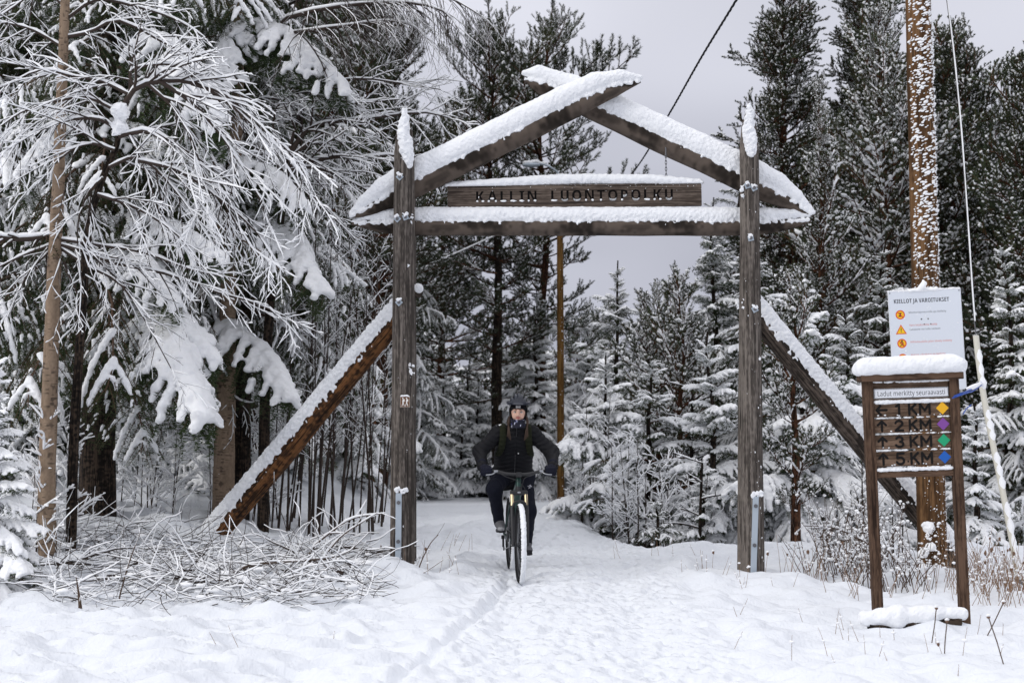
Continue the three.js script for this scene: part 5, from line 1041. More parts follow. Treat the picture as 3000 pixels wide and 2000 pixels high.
// ---------------------------------------------------------------- weeds, dry grass and stems
{
  const r = rng(951);
  [[2420, 13.9, 'snow tufted weeds right of the right gate post'], [2500, 13.4, 'snow tufted weeds left of the trail board'], [2600, 13.2, 'dense snow tufted weeds seen between the posts of the trail board'], [2650, 13.0, 'snow tufted weeds beside the foot of the utility pole'], [2560, 14.2, 'taller snow tufted weeds behind the trail board'], [2470, 14.6, 'snow tufted weeds under the right brace']].forEach(([px, d, label], i) => {
    const b = groundAt(px, d), g = thing('snowy_weeds', label, 'weeds', V(b.x, ground(b.x, b.z) - 0.02, b.z)), wood = new MB(), tuft = [];
    for (let k = 0; k < 24; k++) {
      const pts = wander(V((r() - 0.5) * 0.5, 0, (r() - 0.5) * 0.4), V((r() - 0.5) * 0.9, 1, (r() - 0.5) * 0.5), 0.35 + 0.5 * r(), 5, 0.5, 0.25, r); wood.tube(pts, taper(6, 0.004, 0.002), 4);
      for (let q = 2; q < 6; q++) { const n = 1 + Math.floor(3.2 * r()); for (let m = 0; m < n; m++) { const e = pts[q].clone().add(V((r() - 0.5) * 0.08, (r() - 0.2) * 0.06, (r() - 0.5) * 0.08)), s = 0.007 + 0.014 * r() * r(); wood.tube([pts[q], e], [0.002, 0.0015], 3); if (r() < 0.8) tuft.push([e.x, e.y + s * 0.4, e.z, s * 1.15, s * 0.85, s]); } }
    }
    part('stems', wood.build(), M.twigWarm, g, null, 'stuff'); part('snow', flecks(tuft), M.softSnow, g, null, 'stuff');
  });
  [[2480, 14.0, 'snowed down branch arching left over the bank right of the gate']].forEach(([px, d, label]) => {
    const pts = pxPath([[2560, 1600], [2500, 1570], [2440, 1545], [2355, 1540]], 14.2, 10), b = pts[0].clone(), g = thing('loose_branch', label, 'branch', b), wood = new MB(), snow = new MB(); pts.forEach((p) => p.sub(b));
    twigs(wood, snow, pts, 0.012, 0.004, 0.02, 1, { from: 0.2, gap: [0.14], fwd: 1, flat: 0.8, grav: 0.2, jit: 0.3, len: [0.35], thin: 0.9, seg: 4 }, r); part('wood', wood.build(), M.twigWarm, g); part('snow', snow.build(), M.softSnow, g);
  });
  const grass = (name, label, list, o) => { const g = thing(name, label), st = new MB(), hd = [], sn = []; g.userData.kind = 'stuff';
    for (const [px, d, n, sp] of list) for (let k = 0; k < n; k++) {
      const c = groundAt(px, d), x = c.x + (r() - 0.5) * sp, z = c.z + (r() - 0.5) * sp * 0.8, pts = wander(V(x, ground(x, z) - 0.02, z), V((r() - 0.5) * o.lean, 1, (r() - 0.5) * o.lean), o.h * (0.4 + 0.8 * r()), 5, o.bend, 0.12, r); st.tube(pts, taper(6, o.w, o.w * 0.5), 3);
      const e = pts[5]; if (r() < o.head) { const s = 0.006 + 0.008 * r(); hd.push([e.x, e.y, e.z, s, s * 1.6, s]); if (r() < 0.5) sn.push([e.x, e.y + s * 1.2, e.z, s * 1.2, s * 0.9, s]); } else if (r() < 0.7) { const q = pts[3 + Math.floor(2 * r())], s = 0.006 + 0.006 * r(); sn.push([q.x, q.y, q.z, s * 1.6, s, s]); }
    }
    part('stems', st.build(), M.straw, g, null, 'stuff'); if (hd.length) part('seed_heads', flecks(hd), M.seedHead, g, null, 'stuff'); if (sn.length) part('snow', flecks(sn), M.softSnow, g, null, 'stuff'); };
  grass('dry_grass', 'dry reddish grass and weed stems round the foot of the utility pole and guy wire', [[2880, 12.9, 90, 0.8], [2930, 12.4, 55, 0.8], [2800, 13.3, 30, 0.8], [2980, 12.2, 45, 0.6], [2420, 13.3, 18, 0.8], [2330, 13.1, 12, 0.6], [2520, 12.6, 12, 0.8], [2650, 12.4, 12, 0.8]], { h: 0.46, lean: 0.8, bend: 0.9, w: 0.003, head: 0.12 });
  grass('grass_stem', 'scattered dead stems sticking out of the snow on both sides of the trail', [[1250, 13.4, 9, 0.6], [1330, 14.6, 9, 0.7], [1290, 12.9, 5, 0.4], [1120, 13.3, 8, 0.6], [2120, 12.9, 6, 0.5], [2060, 13.5, 8, 0.8], [2240, 12.4, 6, 0.6], [2450, 10.4, 5, 1.4], [2700, 10.0, 6, 1.2], [2900, 9.7, 10, 1.0], [2300, 9.6, 3, 1.6], [2600, 9.0, 4, 1.6], [2850, 8.8, 4, 1.2], [420, 9.4, 2, 2], [900, 9.4, 2, 1.2], [1720, 21, 12, 1.2], [1640, 31, 60, 2.2], [1570, 31, 40, 2], [1900, 15.2, 10, 1.0]], { h: 0.22, lean: 0.9, bend: 0.7, w: 0.0024, head: 0.05 });
  [['dead weed stem with a dark snow capped head at the lower right edge', 2935, 9.2, 0.36], ['dead weed stem leaning right in the lower right corner', 2760, 9.6, 0.30], ['tall dead stem standing in front of the right post of the trail board', 2720, 10.2, 0.30], ['dead weed with a dark head near the right edge beside the trail board', 2880, 10.0, 0.30]].forEach(([label, px, d, h], i) => {
    const b = groundAt(px, d), g = thing('weed_stem', label, 'weed', V(b.x, ground(b.x, b.z) - 0.03, b.z)), pts = wander(V(), V(0.25 * (i - 1), 1, 0), h, 6, 0.1, 0.1, r), e = pts[6];
    part('stem', rod(pts, 0.004, 6), M.twigWarm, g); part('seed_head', new THREE.SphereGeometry(0.013, 10, 8).scale(1, 0.8, 1).translate(e.x, e.y, e.z), M.seedHead, g); part('snow', pebbles[1].clone().scale(0.016, 0.01, 0.014).translate(e.x, e.y + 0.011, e.z), M.softSnow, g);
  });
}
// ---------------------------------------------------------------- mountain bike and rider
const RX = 0.0765, RZ = -12.75, YAW = 0.08, RY = ground(RX, RZ) - 0.012, RPOS = V(RX, RY, RZ);
{
  const g = thing('mountain_bike', 'black and green mountain bike with a snow packed front tyre ridden towards the camera', 'bicycle', RPOS, YAW);
  const tyreM = std(0.02, 0.02, 0.022, 0.85), frameM = std(0.015, 0.045, 0.038, 0.35, { metalness: 0.3 }), dark = std(0.02, 0.02, 0.022, 0.45), gold = std(0.62, 0.50, 0.32, 0.3, { metalness: 0.7 }), grey = std(0.35, 0.36, 0.38, 0.4, { metalness: 0.8 });
  const R = 0.337, HUB = 0.366;
  const wheel = (name, z, snowy, seed) => {
    const w = new THREE.Group(); w.name = name; w.position.set(0, HUB, z); g.add(w);
    const tor = (r, t, sx = 1, seg = 72) => new THREE.TorusGeometry(r, t, 12, seg).rotateY(Math.PI / 2).scale(sx, 1, 1);
    part('tyre', tor(R, 0.029), tyreM, w);
    const kn = []; for (let k = 0; k < 84; k++) for (const x of [-0.02, -0.007, 0.007, 0.02]) { const a = (k + (Math.abs(x) > 0.01 ? 0.5 : 0)) / 84 * 6.283, q = R + 0.027 - Math.abs(x) * 0.45; kn.push(new THREE.BoxGeometry(0.009, 0.011, 0.012).translate(x, 0, 0).rotateX(0).translate(0, q, 0).rotateX(a)); }
    part('tread', join(kn), tyreM, w, null, 'stuff');
    part('rim', join([tor(R - 0.036, 0.011, 1.1), tor(R - 0.046, 0.009, 1.2)]), dark, w);
    const pr = []; for (let k = 0; k < 13; k++) { const a = 2.2 + k * 0.055; pr.push(new THREE.BoxGeometry(0.002, 0.014, 0.008 + 0.004 * (k % 3)).translate(-0.0145, R - 0.038, 0).rotateX(a)); }
    part('rim_print', join(pr), M.white, w);
    for (let k = 0; k < 28; k++) { const a = k / 28 * 6.283, s = k % 2 ? 1 : -1; part('spoke', rod([V(s * 0.028, 0.022 * Math.cos(a + 0.7), 0.022 * Math.sin(a + 0.7)), V(0, (R - 0.05) * Math.cos(a), (R - 0.05) * Math.sin(a))], 0.0011, 4, false), grey, w); }
    part('hub', new THREE.CylinderGeometry(0.02, 0.02, 0.10, 16).rotateZ(Math.PI / 2), dark, w);
    part('brake_disc', tor(0.075, 0.006, 0.3).translate(0.045, 0, 0), grey, w);
    const r = rng(seed), f = new Field(V(-0.04, -R - 0.04, -R - 0.04), V(0.04, R + 0.04, R + 0.04), 0.009, 140);
    for (let k = 0; k < 60; k++) { const a = k / 60 * 6.283, b = (k + 1) / 60 * 6.283, q = R + 0.014; f.capsule(V(0.003, q * Math.cos(a), q * Math.sin(a)), V(0.003, q * Math.cos(b), q * Math.sin(b)), 0.0215 * (0.9 + 0.15 * r()), 0.0215); }
    part('tyre_snow', f.mesh({ noise: 0.004, freq: 45 }), M.snow, w);
  };
  wheel('front_wheel', 0, true, 1); wheel('rear_wheel', -1.13, true, 2);
  const crown = V(0, 0.835, -0.15), headT = V(0, 0.965, -0.205), headB = V(0, 0.86, -0.162), bb = V(0, 0.335, -0.70), seatT = V(0, 0.74, -0.83);
  part('frame', join([rod([headB, headT], [0.028, 0.024], 16), rod([headB.clone().add(V(0, 0.02, 0)), bb], [0.03, 0.028], 14), rod([headT.clone().add(V(0, -0.02, 0)), seatT], [0.024, 0.018], 14), rod([bb, seatT], 0.018, 12),
    ...[-1, 1].flatMap((s) => [rod([V(s * 0.02, 0.335, -0.72), V(s * 0.068, HUB, -1.13)], 0.012, 8), rod([V(s * 0.02, 0.70, -0.83), V(s * 0.068, HUB, -1.13)], 0.010, 8)])]), frameM, g);
  part('fork_crown', join([box(0.165, 0.045, 0.055, crown.x, crown.y, crown.z, 0.014), new THREE.CylinderGeometry(0.028, 0.034, 0.05, 14).translate(0, 0.87, -0.163)]), dark, g);
  part('fork_badge', new THREE.SphereGeometry(1, 14, 8).scale(0.017, 0.009, 0.004).translate(0, 0.838, -0.121), grey, g);
  for (const s of [-1, 1]) {
    part('stanchion', rod([V(s * 0.066, 0.83, -0.145), V(s * 0.066, 0.70, -0.092)], 0.017, 14), gold, g);
    part('fork_leg', rod([V(s * 0.066, 0.715, -0.098), V(s * 0.066, 0.55, -0.045), V(s * 0.064, HUB - 0.02, 0)], [0.023, 0.022, 0.018], 14), dark, g);
  }
  part('fork_arch', rod(curve([V(-0.066, 0.70, -0.07), V(-0.04, 0.752, -0.07), V(0.04, 0.752, -0.07), V(0.066, 0.70, -0.07)], 12), 0.012, 8), dark, g);
  part('stem', join([rod([V(0, 0.985, -0.21), V(0, 1.005, -0.15)], 0.018, 12), rod([V(0, 0.94, -0.197), V(0, 1.0, -0.218)], 0.021, 12), box(0.05, 0.045, 0.02, 0, 1.005, -0.132, 0.005)]), dark, g);
  part('handlebar', rod(curve([V(-0.35, 1.035, -0.215), V(-0.22, 1.033, -0.19), V(-0.11, 1.012, -0.155), V(0, 1.005, -0.148), V(0.11, 1.012, -0.155), V(0.22, 1.033, -0.19), V(0.35, 1.035, -0.215)], 30), 0.0155, 12), dark, g);
  for (const s of [-1, 1]) {
    part('grip', rod([V(s * 0.245, 1.034, -0.195), V(s * 0.365, 1.035, -0.217)], 0.018, 12), tyreM, g);
    const lv = part('brake_lever', join([rod(curve([V(s * 0.215, 1.03, -0.17), V(s * 0.25, 1.01, -0.135), V(s * 0.31, 1.002, -0.145)], 8), 0.006, 8), box(0.04, 0.022, 0.028, s * 0.215, 1.035, -0.172, 0.006)]), grey, g);
    part('clamp', new THREE.CylinderGeometry(0.019, 0.019, 0.016, 14).rotateZ(Math.PI / 2).translate(s * 0.19, 1.027, -0.182), dark, lv);
    part('brake_hose', rod(curve(s < 0 ? [V(-0.20, 1.03, -0.16), V(-0.12, 0.985, -0.09), V(-0.02, 0.95, -0.09), V(0.05, 0.88, -0.11), V(0.075, 0.72, -0.06)] : [V(0.20, 1.03, -0.16), V(0.12, 1.0, -0.08), V(0.05, 0.975, -0.08), V(0.03, 0.90, -0.13), V(0.03, 0.80, -0.25)], 20), 0.003, 6), dark, g);
  }
  part('seat_post', rod([seatT.clone().add(V(0, -0.02, 0)), V(0, 0.90, -0.885)], 0.0155, 12), dark, g);
  part('saddle', new Field(V(-0.1, 0.88, -1.05), V(0.1, 0.97, -0.75), 0.01, 90).capsule(V(0, 0.925, -0.77), V(0, 0.925, -0.92), 0.024, 0.035).capsule(V(-0.045, 0.93, -0.98), V(0.045, 0.93, -0.98), 0.04, 0.04, 0.6).mesh(), dark, g);
  // drivetrain: right pedal raised, left low
  const ca = [V(-0.075, 0.335 + 0.105, -0.70 + 0.14), V(0.075, 0.335 - 0.105, -0.70 - 0.14)];
  part('chainring', new THREE.TorusGeometry(0.062, 0.006, 8, 40).rotateY(Math.PI / 2).translate(-0.05, 0.335, -0.70), grey, g);
  ca.forEach((c, i) => {
    const s = i ? 1 : -1; part('crank', rod([V(s * 0.06, 0.335, -0.70), c], [0.015, 0.011], 8), dark, g);
    const pd = part('pedal', box(0.095, 0.02, 0.09, c.x + s * 0.065, c.y, c.z, 0.005), dark, g); part('reflector', box(0.06, 0.013, 0.006, c.x + s * 0.065, c.y, c.z + 0.047, 0.002), std(0.75, 0.28, 0.02, 0.3), pd);
  });
  part('cassette', new THREE.CylinderGeometry(0.05, 0.07, 0.035, 24).rotateZ(Math.PI / 2).translate(-0.045, HUB, -1.13), grey, g);
  part('derailleur', join([box(0.02, 0.10, 0.03, -0.075, 0.28, -1.13, 0.006), new THREE.CylinderGeometry(0.022, 0.022, 0.012, 14).rotateZ(Math.PI / 2).translate(-0.07, 0.22, -1.11), box(0.03, 0.04, 0.04, -0.08, 0.33, -1.13, 0.008)]), dark, g);
  part('chain', join([rod([V(-0.05, 0.395, -0.70), V(-0.05, HUB + 0.06, -1.13)], 0.004, 5), rod([V(-0.05, 0.275, -0.70), V(-0.066, 0.21, -1.10)], 0.004, 5)]), grey, g);
}
{
  const g = thing('person', 'person in black quilted jacket, beanie and helmet riding the mountain bike towards the camera', 'person', RPOS, YAW);
  const jacketM = std(0.011, 0.011, 0.013, 0.62), trouserM = std(0.008, 0.009, 0.016, 0.8), skin = std(0.58, 0.36, 0.275, 0.55), gloveM = std(0.012, 0.013, 0.022, 0.85), shoeM = std(0.13, 0.13, 0.14, 0.75), sole = std(0.03, 0.03, 0.033, 0.85);
  const J = { pel: V(0, 0.99, -0.90), mid: V(0, 1.17, -0.78), chest: V(0.003, 1.33, -0.64), neck: V(0.01, 1.45, -0.55), head: V(0.022, 1.58, -0.47),
    sh: [V(-0.158, 1.385, -0.60), V(0.168, 1.38, -0.60)], el: [V(-0.345, 1.215, -0.52), V(0.352, 1.205, -0.52)], wr: [V(-0.338, 1.075, -0.285), V(0.338, 1.07, -0.285)], hand: [V(-0.315, 1.055, -0.225), V(0.315, 1.055, -0.225)],
    hip: [V(-0.10, 0.96, -0.88), V(0.10, 0.95, -0.88)], kn: [V(-0.212, 0.86, -0.465), V(0.135, 0.63, -0.60)], an: [V(-0.152, 0.535, -0.66), V(0.142, 0.305, -0.885)] };
  // the body: one continuous surface under the clothes
  const pts = [J.pel, J.neck, ...J.el, ...J.wr, ...J.kn, ...J.an, J.head];
  const f = new Field(...bounds(pts, 0.2), 0.012, 60);
  f.capsule(J.pel, J.mid, 0.11, 0.10).capsule(J.mid, J.chest, 0.10, 0.115).capsule(J.chest, J.neck, 0.09, 0.05).capsule(J.neck, J.head, 0.045, 0.045);
  for (const i of [0, 1]) f.capsule(J.chest, J.sh[i], 0.06, 0.055).capsule(J.sh[i], J.el[i], 0.048, 0.037).capsule(J.el[i], J.wr[i], 0.037, 0.026).capsule(J.wr[i], J.hand[i], 0.028, 0.026).capsule(J.hip[i], J.kn[i], 0.078, 0.052).capsule(J.kn[i], J.an[i], 0.05, 0.034).capsule(J.an[i], J.an[i].clone().add(V(0, -0.04, 0.03)), 0.030, 0.02);
  part('body', f.mesh(), skin, g);
  // head with a face
  const H = new THREE.Group(); H.name = 'head'; H.position.copy(J.head); H.rotation.set(0.02, -YAW - 0.03, -0.02); g.add(H);
  const hf = new Field(V(-0.09, -0.12, -0.1), V(0.09, 0.12, 0.12), 0.0032, 170);
  hf.capsule(V(0, 0.03, -0.015), V(0, 0.025, 0.005), 0.074, 0.073).capsule(V(0, -0.02, 0.02), V(0, -0.066, 0.05), 0.050, 0.026).capsule(V(-0.033, -0.022, 0.045), V(-0.03, -0.03, 0.046), 0.027, 0.027).capsule(V(0.033, -0.022, 0.045), V(0.03, -0.03, 0.046), 0.027, 0.027)
    .capsule(V(0, 0.018, 0.076), V(0, -0.018, 0.094), 0.005, 0.0085).capsule(V(-0.009, -0.021, 0.085), V(0.009, -0.021, 0.085), 0.006, 0.006).capsule(V(-0.03, 0.033, 0.062), V(0.03, 0.033, 0.062), 0.010, 0.010).capsule(V(0, -0.08, 0.0), V(0, -0.11, -0.03), 0.045, 0.05);
  part('face', hf.mesh({ warp: (v, x, y, z) => v + 0.007 * (Math.exp(-((x - 0.029) ** 2 + (y - 0.012) ** 2) / 0.00019) + Math.exp(-((x + 0.029) ** 2 + (y - 0.012) ** 2) / 0.00019)) * (z > 0 ? 1 : 0) }), skin, H);
  const lip = std(0.42, 0.13, 0.12, 0.45), browM = std(0.06, 0.035, 0.02, 0.9), eyeW = std(0.72, 0.70, 0.68, 0.25), iris = std(0.06, 0.04, 0.025, 0.2);
  for (const s of [-1, 1]) {
    part('eye', new THREE.SphereGeometry(0.0115, 16, 12).scale(1.2, 0.72, 0.8).translate(s * 0.029, 0.011, 0.0635), eyeW, H);
    part('iris', new THREE.SphereGeometry(0.0062, 14, 10).scale(1, 1, 0.4).translate(s * 0.0285, 0.011, 0.0715), iris, H);
    part('eyelid', rod(curve([V(s * 0.015, 0.011, 0.070), V(s * 0.022, 0.0188, 0.0735), V(s * 0.033, 0.0195, 0.072), V(s * 0.044, 0.012, 0.064)], 8), 0.0020, 6), browM, H);
    part('eyebrow', rod(curve([V(s * 0.013, 0.030, 0.079), V(s * 0.027, 0.0345, 0.077), V(s * 0.046, 0.028, 0.063)], 8), [0.003, 0.003, 0.0028, 0.0026, 0.0024, 0.002, 0.0018, 0.0015, 0.001], 6), browM, H);
  }
  part('mouth', join([new THREE.SphereGeometry(1, 14, 8).scale(0.020, 0.0045, 0.007).translate(0, -0.0395, 0.0785), new THREE.SphereGeometry(1, 14, 8).scale(0.018, 0.005, 0.007).translate(0, -0.0465, 0.0775)]), lip, H);
  // beanie, its patch, helmet
  const black = std(0.008, 0.008, 0.010, 0.9);
  const bf = new Field(V(-0.11, -0.09, -0.12), V(0.11, 0.13, 0.12), 0.005, 120); bf.capsule(V(0, 0.034, -0.015), V(0, 0.028, 0.004), 0.084, 0.083).capsule(V(-0.06, -0.02, -0.015), V(-0.055, -0.06, -0.01), 0.028, 0.02).capsule(V(0.06, -0.02, -0.015), V(0.055, -0.06, -0.01), 0.028, 0.02);
  part('beanie', bf.mesh({ warp: (v, x, y, z) => Math.max(v + 0.0012 * Math.sin(Math.atan2(x, z) * 60), z > 0.012 ? 0.040 - 0.02 * smooth(0.04, 0.08, Math.abs(x)) - y - 0.9 * Math.max(0, 0.045 - z) : -1) }), black, H);
  const patch = part('beanie_patch', box(0.045, 0.034, 0.004, 0, 0.058, 0.0865, 0.002).rotateX(-0.12), std(0.38, 0.37, 0.37, 0.8), H); part('patch_print', join([-0.008, -0.002, 0.004, 0.009].map((x) => box(0.0036, 0.007, 0.002, x, 0.0605, 0.0885, 0.0005).rotateX(-0.12))), black, patch);
  const helmM = std(0.014, 0.017, 0.028, 0.35), hgf = new Field(V(-0.13, 0.03, -0.16), V(0.13, 0.19, 0.15), 0.0045, 190);
  for (let i = -3; i <= 3; i++) { const ax = i * 0.033, top = 0.164 - 0.0095 * i * i; let prev = null; for (let k = 0; k <= 14; k++) { const t = k / 14 * Math.PI, p = V(ax * (0.82 + 0.2 * Math.sin(t)), 0.078 + (top - 0.078) * Math.sin(t), 0.108 * Math.cos(t) - 0.012); if (prev) hgf.capsule(prev, p, 0.0105, 0.0105); prev = p; } }
  { let prev = null; for (let k = 0; k <= 36; k++) { const t = k / 36 * 6.2832, p = V(0.096 * Math.sin(t), 0.080 - 0.004 * Math.cos(t), 0.116 * Math.cos(t) - 0.012); if (prev) hgf.capsule(prev, p, 0.013, 0.013); prev = p; } }
  part('helmet', hgf.mesh(), helmM, H).position.y = 0.019; part('helmet_liner', new THREE.SphereGeometry(1, 24, 14, 0, 6.2832, 0, 1.5).scale(0.090, 0.078, 0.106).translate(0, 0.076, -0.012), black, H).position.y = 0.019;
  part('helmet_visor', rod(curve([V(-0.094, 0.070, 0.035), V(-0.060, 0.073, 0.096), V(0, 0.075, 0.118), V(0.060, 0.073, 0.096), V(0.094, 0.070, 0.035)], 16), 0.007, 8), std(0.09, 0.095, 0.11, 0.4), H).position.y = 0.019;
  for (const s of [-1, 1]) part('helmet_strap', rod(curve([V(s * 0.086, 0.05, 0.03), V(s * 0.078, -0.02, 0.035), V(s * 0.04, -0.085, 0.045)], 8), 0.004, 6), black, H);
  // hair in two strands
  const hairM = std(0.04, 0.02, 0.011, 0.6);
  for (const s of [-1, 1]) part('hair', join([0, 1, 2, 3].map((k) => rod(curve([V(s * 0.070, -0.01, 0.01 + 0.006 * k), V(s * (0.085 + 0.004 * k), -0.08, 0.03), V(s * (0.094 - 0.004 * k), -0.15, 0.062 + 0.004 * k), V(s * (0.100 - 0.012 * k), -0.225 - 0.012 * k, 0.085)], 12), taper(13, 0.010, 0.003), 7))), hairM, H);
  // neck gaiter with a white pattern
  const c = document.createElement('canvas'); c.width = 256; c.height = 64; const t = c.getContext('2d'), r = rng(4); t.fillStyle = '#0c0e22'; t.fillRect(0, 0, 256, 64); t.lineCap = 'round';
  for (let k = 0; k < 46; k++) { t.strokeStyle = ['#d9dcec', '#aab0d8', '#3a37a8'][Math.floor(r() * 3)]; t.lineWidth = 2 + 2 * r(); t.beginPath(); const x = r() * 256, y = r() * 64; t.arc(x, y, 3 + 5 * r(), r() * 6, 2 + r() * 4); t.stroke(); }
  const tex = new THREE.CanvasTexture(c); tex.colorSpace = THREE.SRGBColorSpace; tex.wrapS = THREE.RepeatWrapping; tex.wrapT = THREE.RepeatWrapping;
  const lathe = new THREE.LatheGeometry([[0.075, -0.135], [0.070, -0.11], [0.068, -0.085], [0.071, -0.07], [0.074, -0.058], [0.069, -0.056]].map((p) => new THREE.Vector2(...p)), 32); lathe.scale(0.98, 1, 1.12).translate(0, 0.0, 0.012).rotateX(0.05);
  part('neck_gaiter', lathe, new THREE.MeshStandardMaterial({ map: tex, roughness: 0.85 }), H);
  // quilted jacket
  const jf = new Field(...bounds([J.pel, J.neck, ...J.el, ...J.wr], 0.24), 0.010, 55);
  for (const s of [-1, 1]) jf.capsule(J.pel.clone().add(V(s * 0.075, -0.05, 0.03)), J.mid.clone().add(V(s * 0.062, 0, 0.015)), 0.125, 0.112).capsule(J.mid.clone().add(V(s * 0.062, 0, 0.015)), J.chest.clone().add(V(s * 0.06, 0, 0)), 0.112, 0.115);
  jf.capsule(J.chest, J.neck.clone().add(V(0, 0.0, 0.01)), 0.10, 0.068).capsule(J.neck.clone().add(V(0, -0.03, 0.0)), J.neck.clone().add(V(0.004, 0.045, 0.03)), 0.072, 0.064);
  for (const i of [0, 1]) jf.capsule(J.chest, J.sh[i], 0.08, 0.068).capsule(J.sh[i], J.el[i], 0.068, 0.060).capsule(J.el[i], J.wr[i], 0.060, 0.044);
  const quilt = (v, x, y, z) => v - 0.009 * Math.abs(Math.sin((y - 0.5 * Math.abs(x) * (Math.abs(x) > 0.2 ? 1 : -0.5) + 0.3 * z) * Math.PI / 0.047));
  part('jacket', jf.mesh({ warp: (v, x, y, z) => v > 0.03 || v < -0.04 ? v : quilt(v, x, y, z) + 0.004 * Math.exp(-((x - 0.003) ** 2) / 0.00004) * (Math.abs(x) < 0.03 ? 1 : 0) }), jacketM, g);
  part('zip', rod(curve([V(0.004, 1.475, -0.43), V(0.004, 1.40, -0.455), V(0.004, 1.28, -0.56), V(0.004, 1.12, -0.64), V(0.004, 1.0, -0.68)], 14), 0.004, 6), std(0.03, 0.03, 0.033, 0.4), g);
  // trousers
  const tf = new Field(...bounds([J.pel, ...J.kn, ...J.an], 0.17), 0.010, 60);
  tf.capsule(J.hip[0], J.hip[1], 0.125, 0.125); for (const i of [0, 1]) tf.capsule(J.hip[i], J.kn[i], 0.102, 0.072).capsule(J.kn[i], J.an[i].clone().lerp(J.kn[i], -0.10), 0.070, 0.052);
  part('trousers', tf.mesh({ noise: 0.004, freq: 9 }), trouserM, g);
  part('trouser_print', join([[0, 0.012, 0.5], [0.003, 0, 0.2], [-0.003, -0.013, 0.4], [0.012, 0.004, -0.6], [-0.011, 0.0, -0.5]].map(([x, y, a]) => box(0.022, 0.005, 0.002, 0, 0, 0, 0.001).rotateZ(a).translate(0.148 + x, 0.865 + y, -0.622))), std(0.5, 0.5, 0.55, 0.6), g);
  // shoes on the pedals
  [[V(-0.140, 0.475, -0.66), V(-0.145, 0.472, -0.50), V(0, 0.0, 0)], [V(0.141, 0.262, -0.905), V(0.146, 0.232, -0.755)]].forEach(([heel, toe], i) => {
    const d = toe.clone().sub(heel).normalize(), sf = new Field(...bounds([heel, toe, J.an[i]], 0.1), 0.0065, 110);
    sf.capsule(heel.clone().add(V(0, 0.02, 0)), toe.clone().add(V(0, 0.008, 0)), 0.042, 0.037).capsule(toe.clone(), toe.clone().addScaledVector(d, 0.035), 0.037, 0.030).capsule(J.an[i].clone().add(V(0, -0.02, 0)), heel.clone().lerp(toe, 0.25).add(V(0, 0.03, 0)), 0.042, 0.040);
    const s = part('shoe', sf.mesh({ warp: (v, x, y, z) => Math.max(v, (heel.y + (toe.y - heel.y) * clamp((z - heel.z) / (toe.z - heel.z), 0, 1.3)) - 0.030 - y) }), shoeM, g, i ? 'dark grey shoe lowered on the left pedal' : 'grey shoe on the raised right pedal');
    const so = new Field(...bounds([heel, toe], 0.1), 0.0065, 120); so.capsule(heel.clone().add(V(0, -0.030, 0)), toe.clone().addScaledVector(d, 0.03).add(V(0, -0.028, 0)), 0.045, 0.038, 0.34); part('sole', so.mesh(), sole, s);
    const up = heel.clone().lerp(toe, 0.55); part('laces', join([0, 1, 2, 3].map((k) => rod([up.clone().addScaledVector(d, -0.05 + k * 0.026).add(V(-0.022, 0.046 - 0.004 * k, 0)), up.clone().addScaledVector(d, -0.05 + k * 0.026).add(V(0.022, 0.046 - 0.004 * k, 0))], 0.0035, 6))), std(0.45, 0.45, 0.47, 0.7), s);
    part('toe_cap', new THREE.SphereGeometry(1, 16, 10).scale(0.034, 0.026, 0.036).translate(...toe.clone().addScaledVector(d, 0.034).add(V(0, 0.0, 0)).toArray()), i ? sole : std(0.30, 0.30, 0.31, 0.7), s);
  });
  // gloves with fingers closed round the grips
  for (const i of [0, 1]) {
    const s = i ? 1 : -1, gf = new Field(...bounds([J.wr[i], V(s * 0.25, 1.03, -0.17), V(s * 0.375, 1.07, -0.28)], 0.07), 0.005, 200), bar = (x) => V(x, 1.035, -0.197 - (Math.abs(x) - 0.25) * 0.18);
    gf.capsule(J.wr[i].clone().add(V(0, 0.03, -0.03)), J.wr[i], 0.046, 0.038).capsule(J.wr[i], bar(s * 0.31).add(V(0, 0.03, -0.03)), 0.036, 0.034).capsule(bar(s * 0.275).add(V(0, 0.03, -0.018)), bar(s * 0.345).add(V(0, 0.028, -0.018)), 0.024, 0.022);
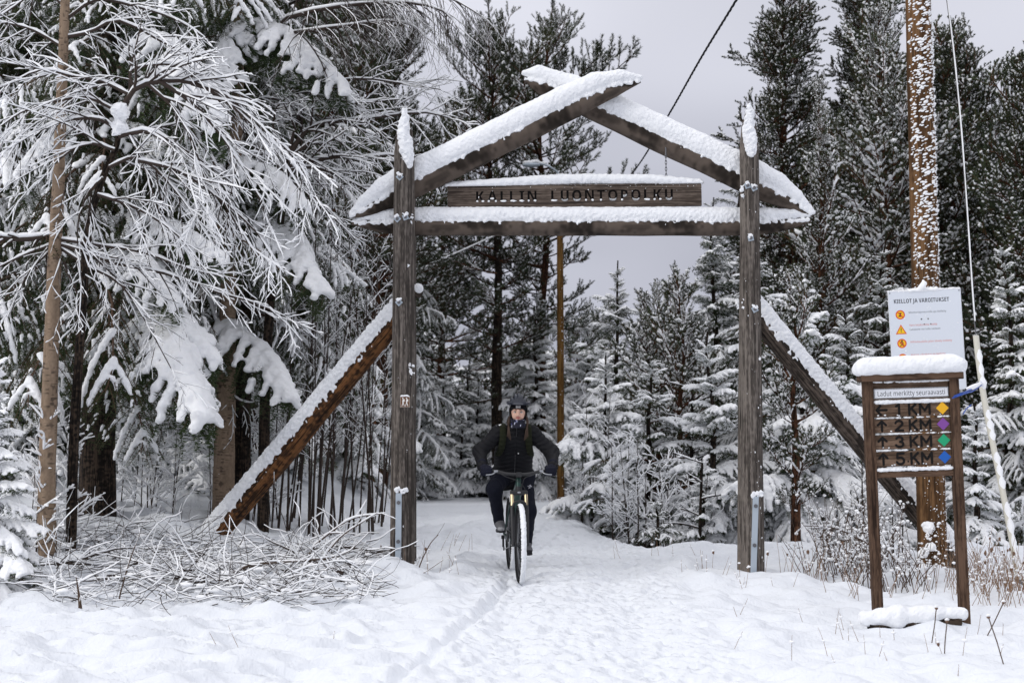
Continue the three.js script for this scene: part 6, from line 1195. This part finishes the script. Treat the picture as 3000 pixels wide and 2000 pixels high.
    for (let k = 0; k < 4; k++) { const b = bar(s * (0.268 + 0.026 * k)), q = [0.95, 1.05, 1.0, 0.85][k], rr = [0.0125, 0.0128, 0.0125, 0.0112][k]; const ring = [V(0, 0.038, 0.004), V(0, 0.020, 0.034 * q), V(0, -0.010, 0.036 * q), V(0, -0.032, 0.016 * q), V(0, -0.028, -0.008)].map((v) => b.clone().add(v)); for (let m = 0; m < 4; m++) gf.capsule(ring[m], ring[m + 1], rr, rr * 0.96); }
    const tb = bar(s * 0.262); for (const [a, b2] of [[V(s * 0.02, 0.015, -0.038), V(-s * 0.004, -0.018, -0.030)], [V(-s * 0.004, -0.018, -0.030), V(-s * 0.010, -0.032, 0.0)]]) gf.capsule(tb.clone().add(a), tb.clone().add(b2), 0.0145, 0.013);
    part('glove', gf.mesh(), gloveM, g);
  }
  part('snow', flecks([[-0.165, 1.455, -0.585, 0.035, 0.012, 0.03], [-0.14, 1.463, -0.56, 0.022, 0.01, 0.02], [-0.19, 1.44, -0.59, 0.02, 0.01, 0.02], [0.03, 1.19, -0.555, 0.005, 0.006, 0.004]]), M.softSnow, g);
}
{
  const g = thing('backpack', 'dark olive backpack worn by the cyclist, its straps over the jacket', 'backpack', RPOS, YAW), ol = std(0.016, 0.018, 0.010, 0.85);
  part('pack', new Field(V(-0.2, 0.95, -1.15), V(0.2, 1.5, -0.7), 0.018, 40).capsule(V(-0.07, 1.33, -0.80), V(-0.07, 1.10, -0.98), 0.085, 0.09).capsule(V(0.07, 1.33, -0.80), V(0.07, 1.10, -0.98), 0.085, 0.09).mesh(), ol, g);
  for (const s of [-1, 1]) {
    const c = curve([V(s * 0.115, 1.43, -0.68), V(s * 0.118, 1.463, -0.60), V(s * 0.122, 1.43, -0.515), V(s * 0.125, 1.33, -0.50), V(s * 0.140, 1.23, -0.555), V(s * 0.165, 1.17, -0.66)], 26), f = new Field(...bounds(c, 0.05), 0.007, 150);
    for (let i = 0; i < c.length - 1; i += 2) for (const o of [-0.018, 0, 0.018]) f.capsule(c[i].clone().add(V(o, 0, 0)), c[Math.min(i + 2, c.length - 1)].clone().add(V(o, 0, 0)), 0.012, 0.012);
    part('strap', f.mesh(), ol, g);
  }
}
renderer.render(scene, camera);
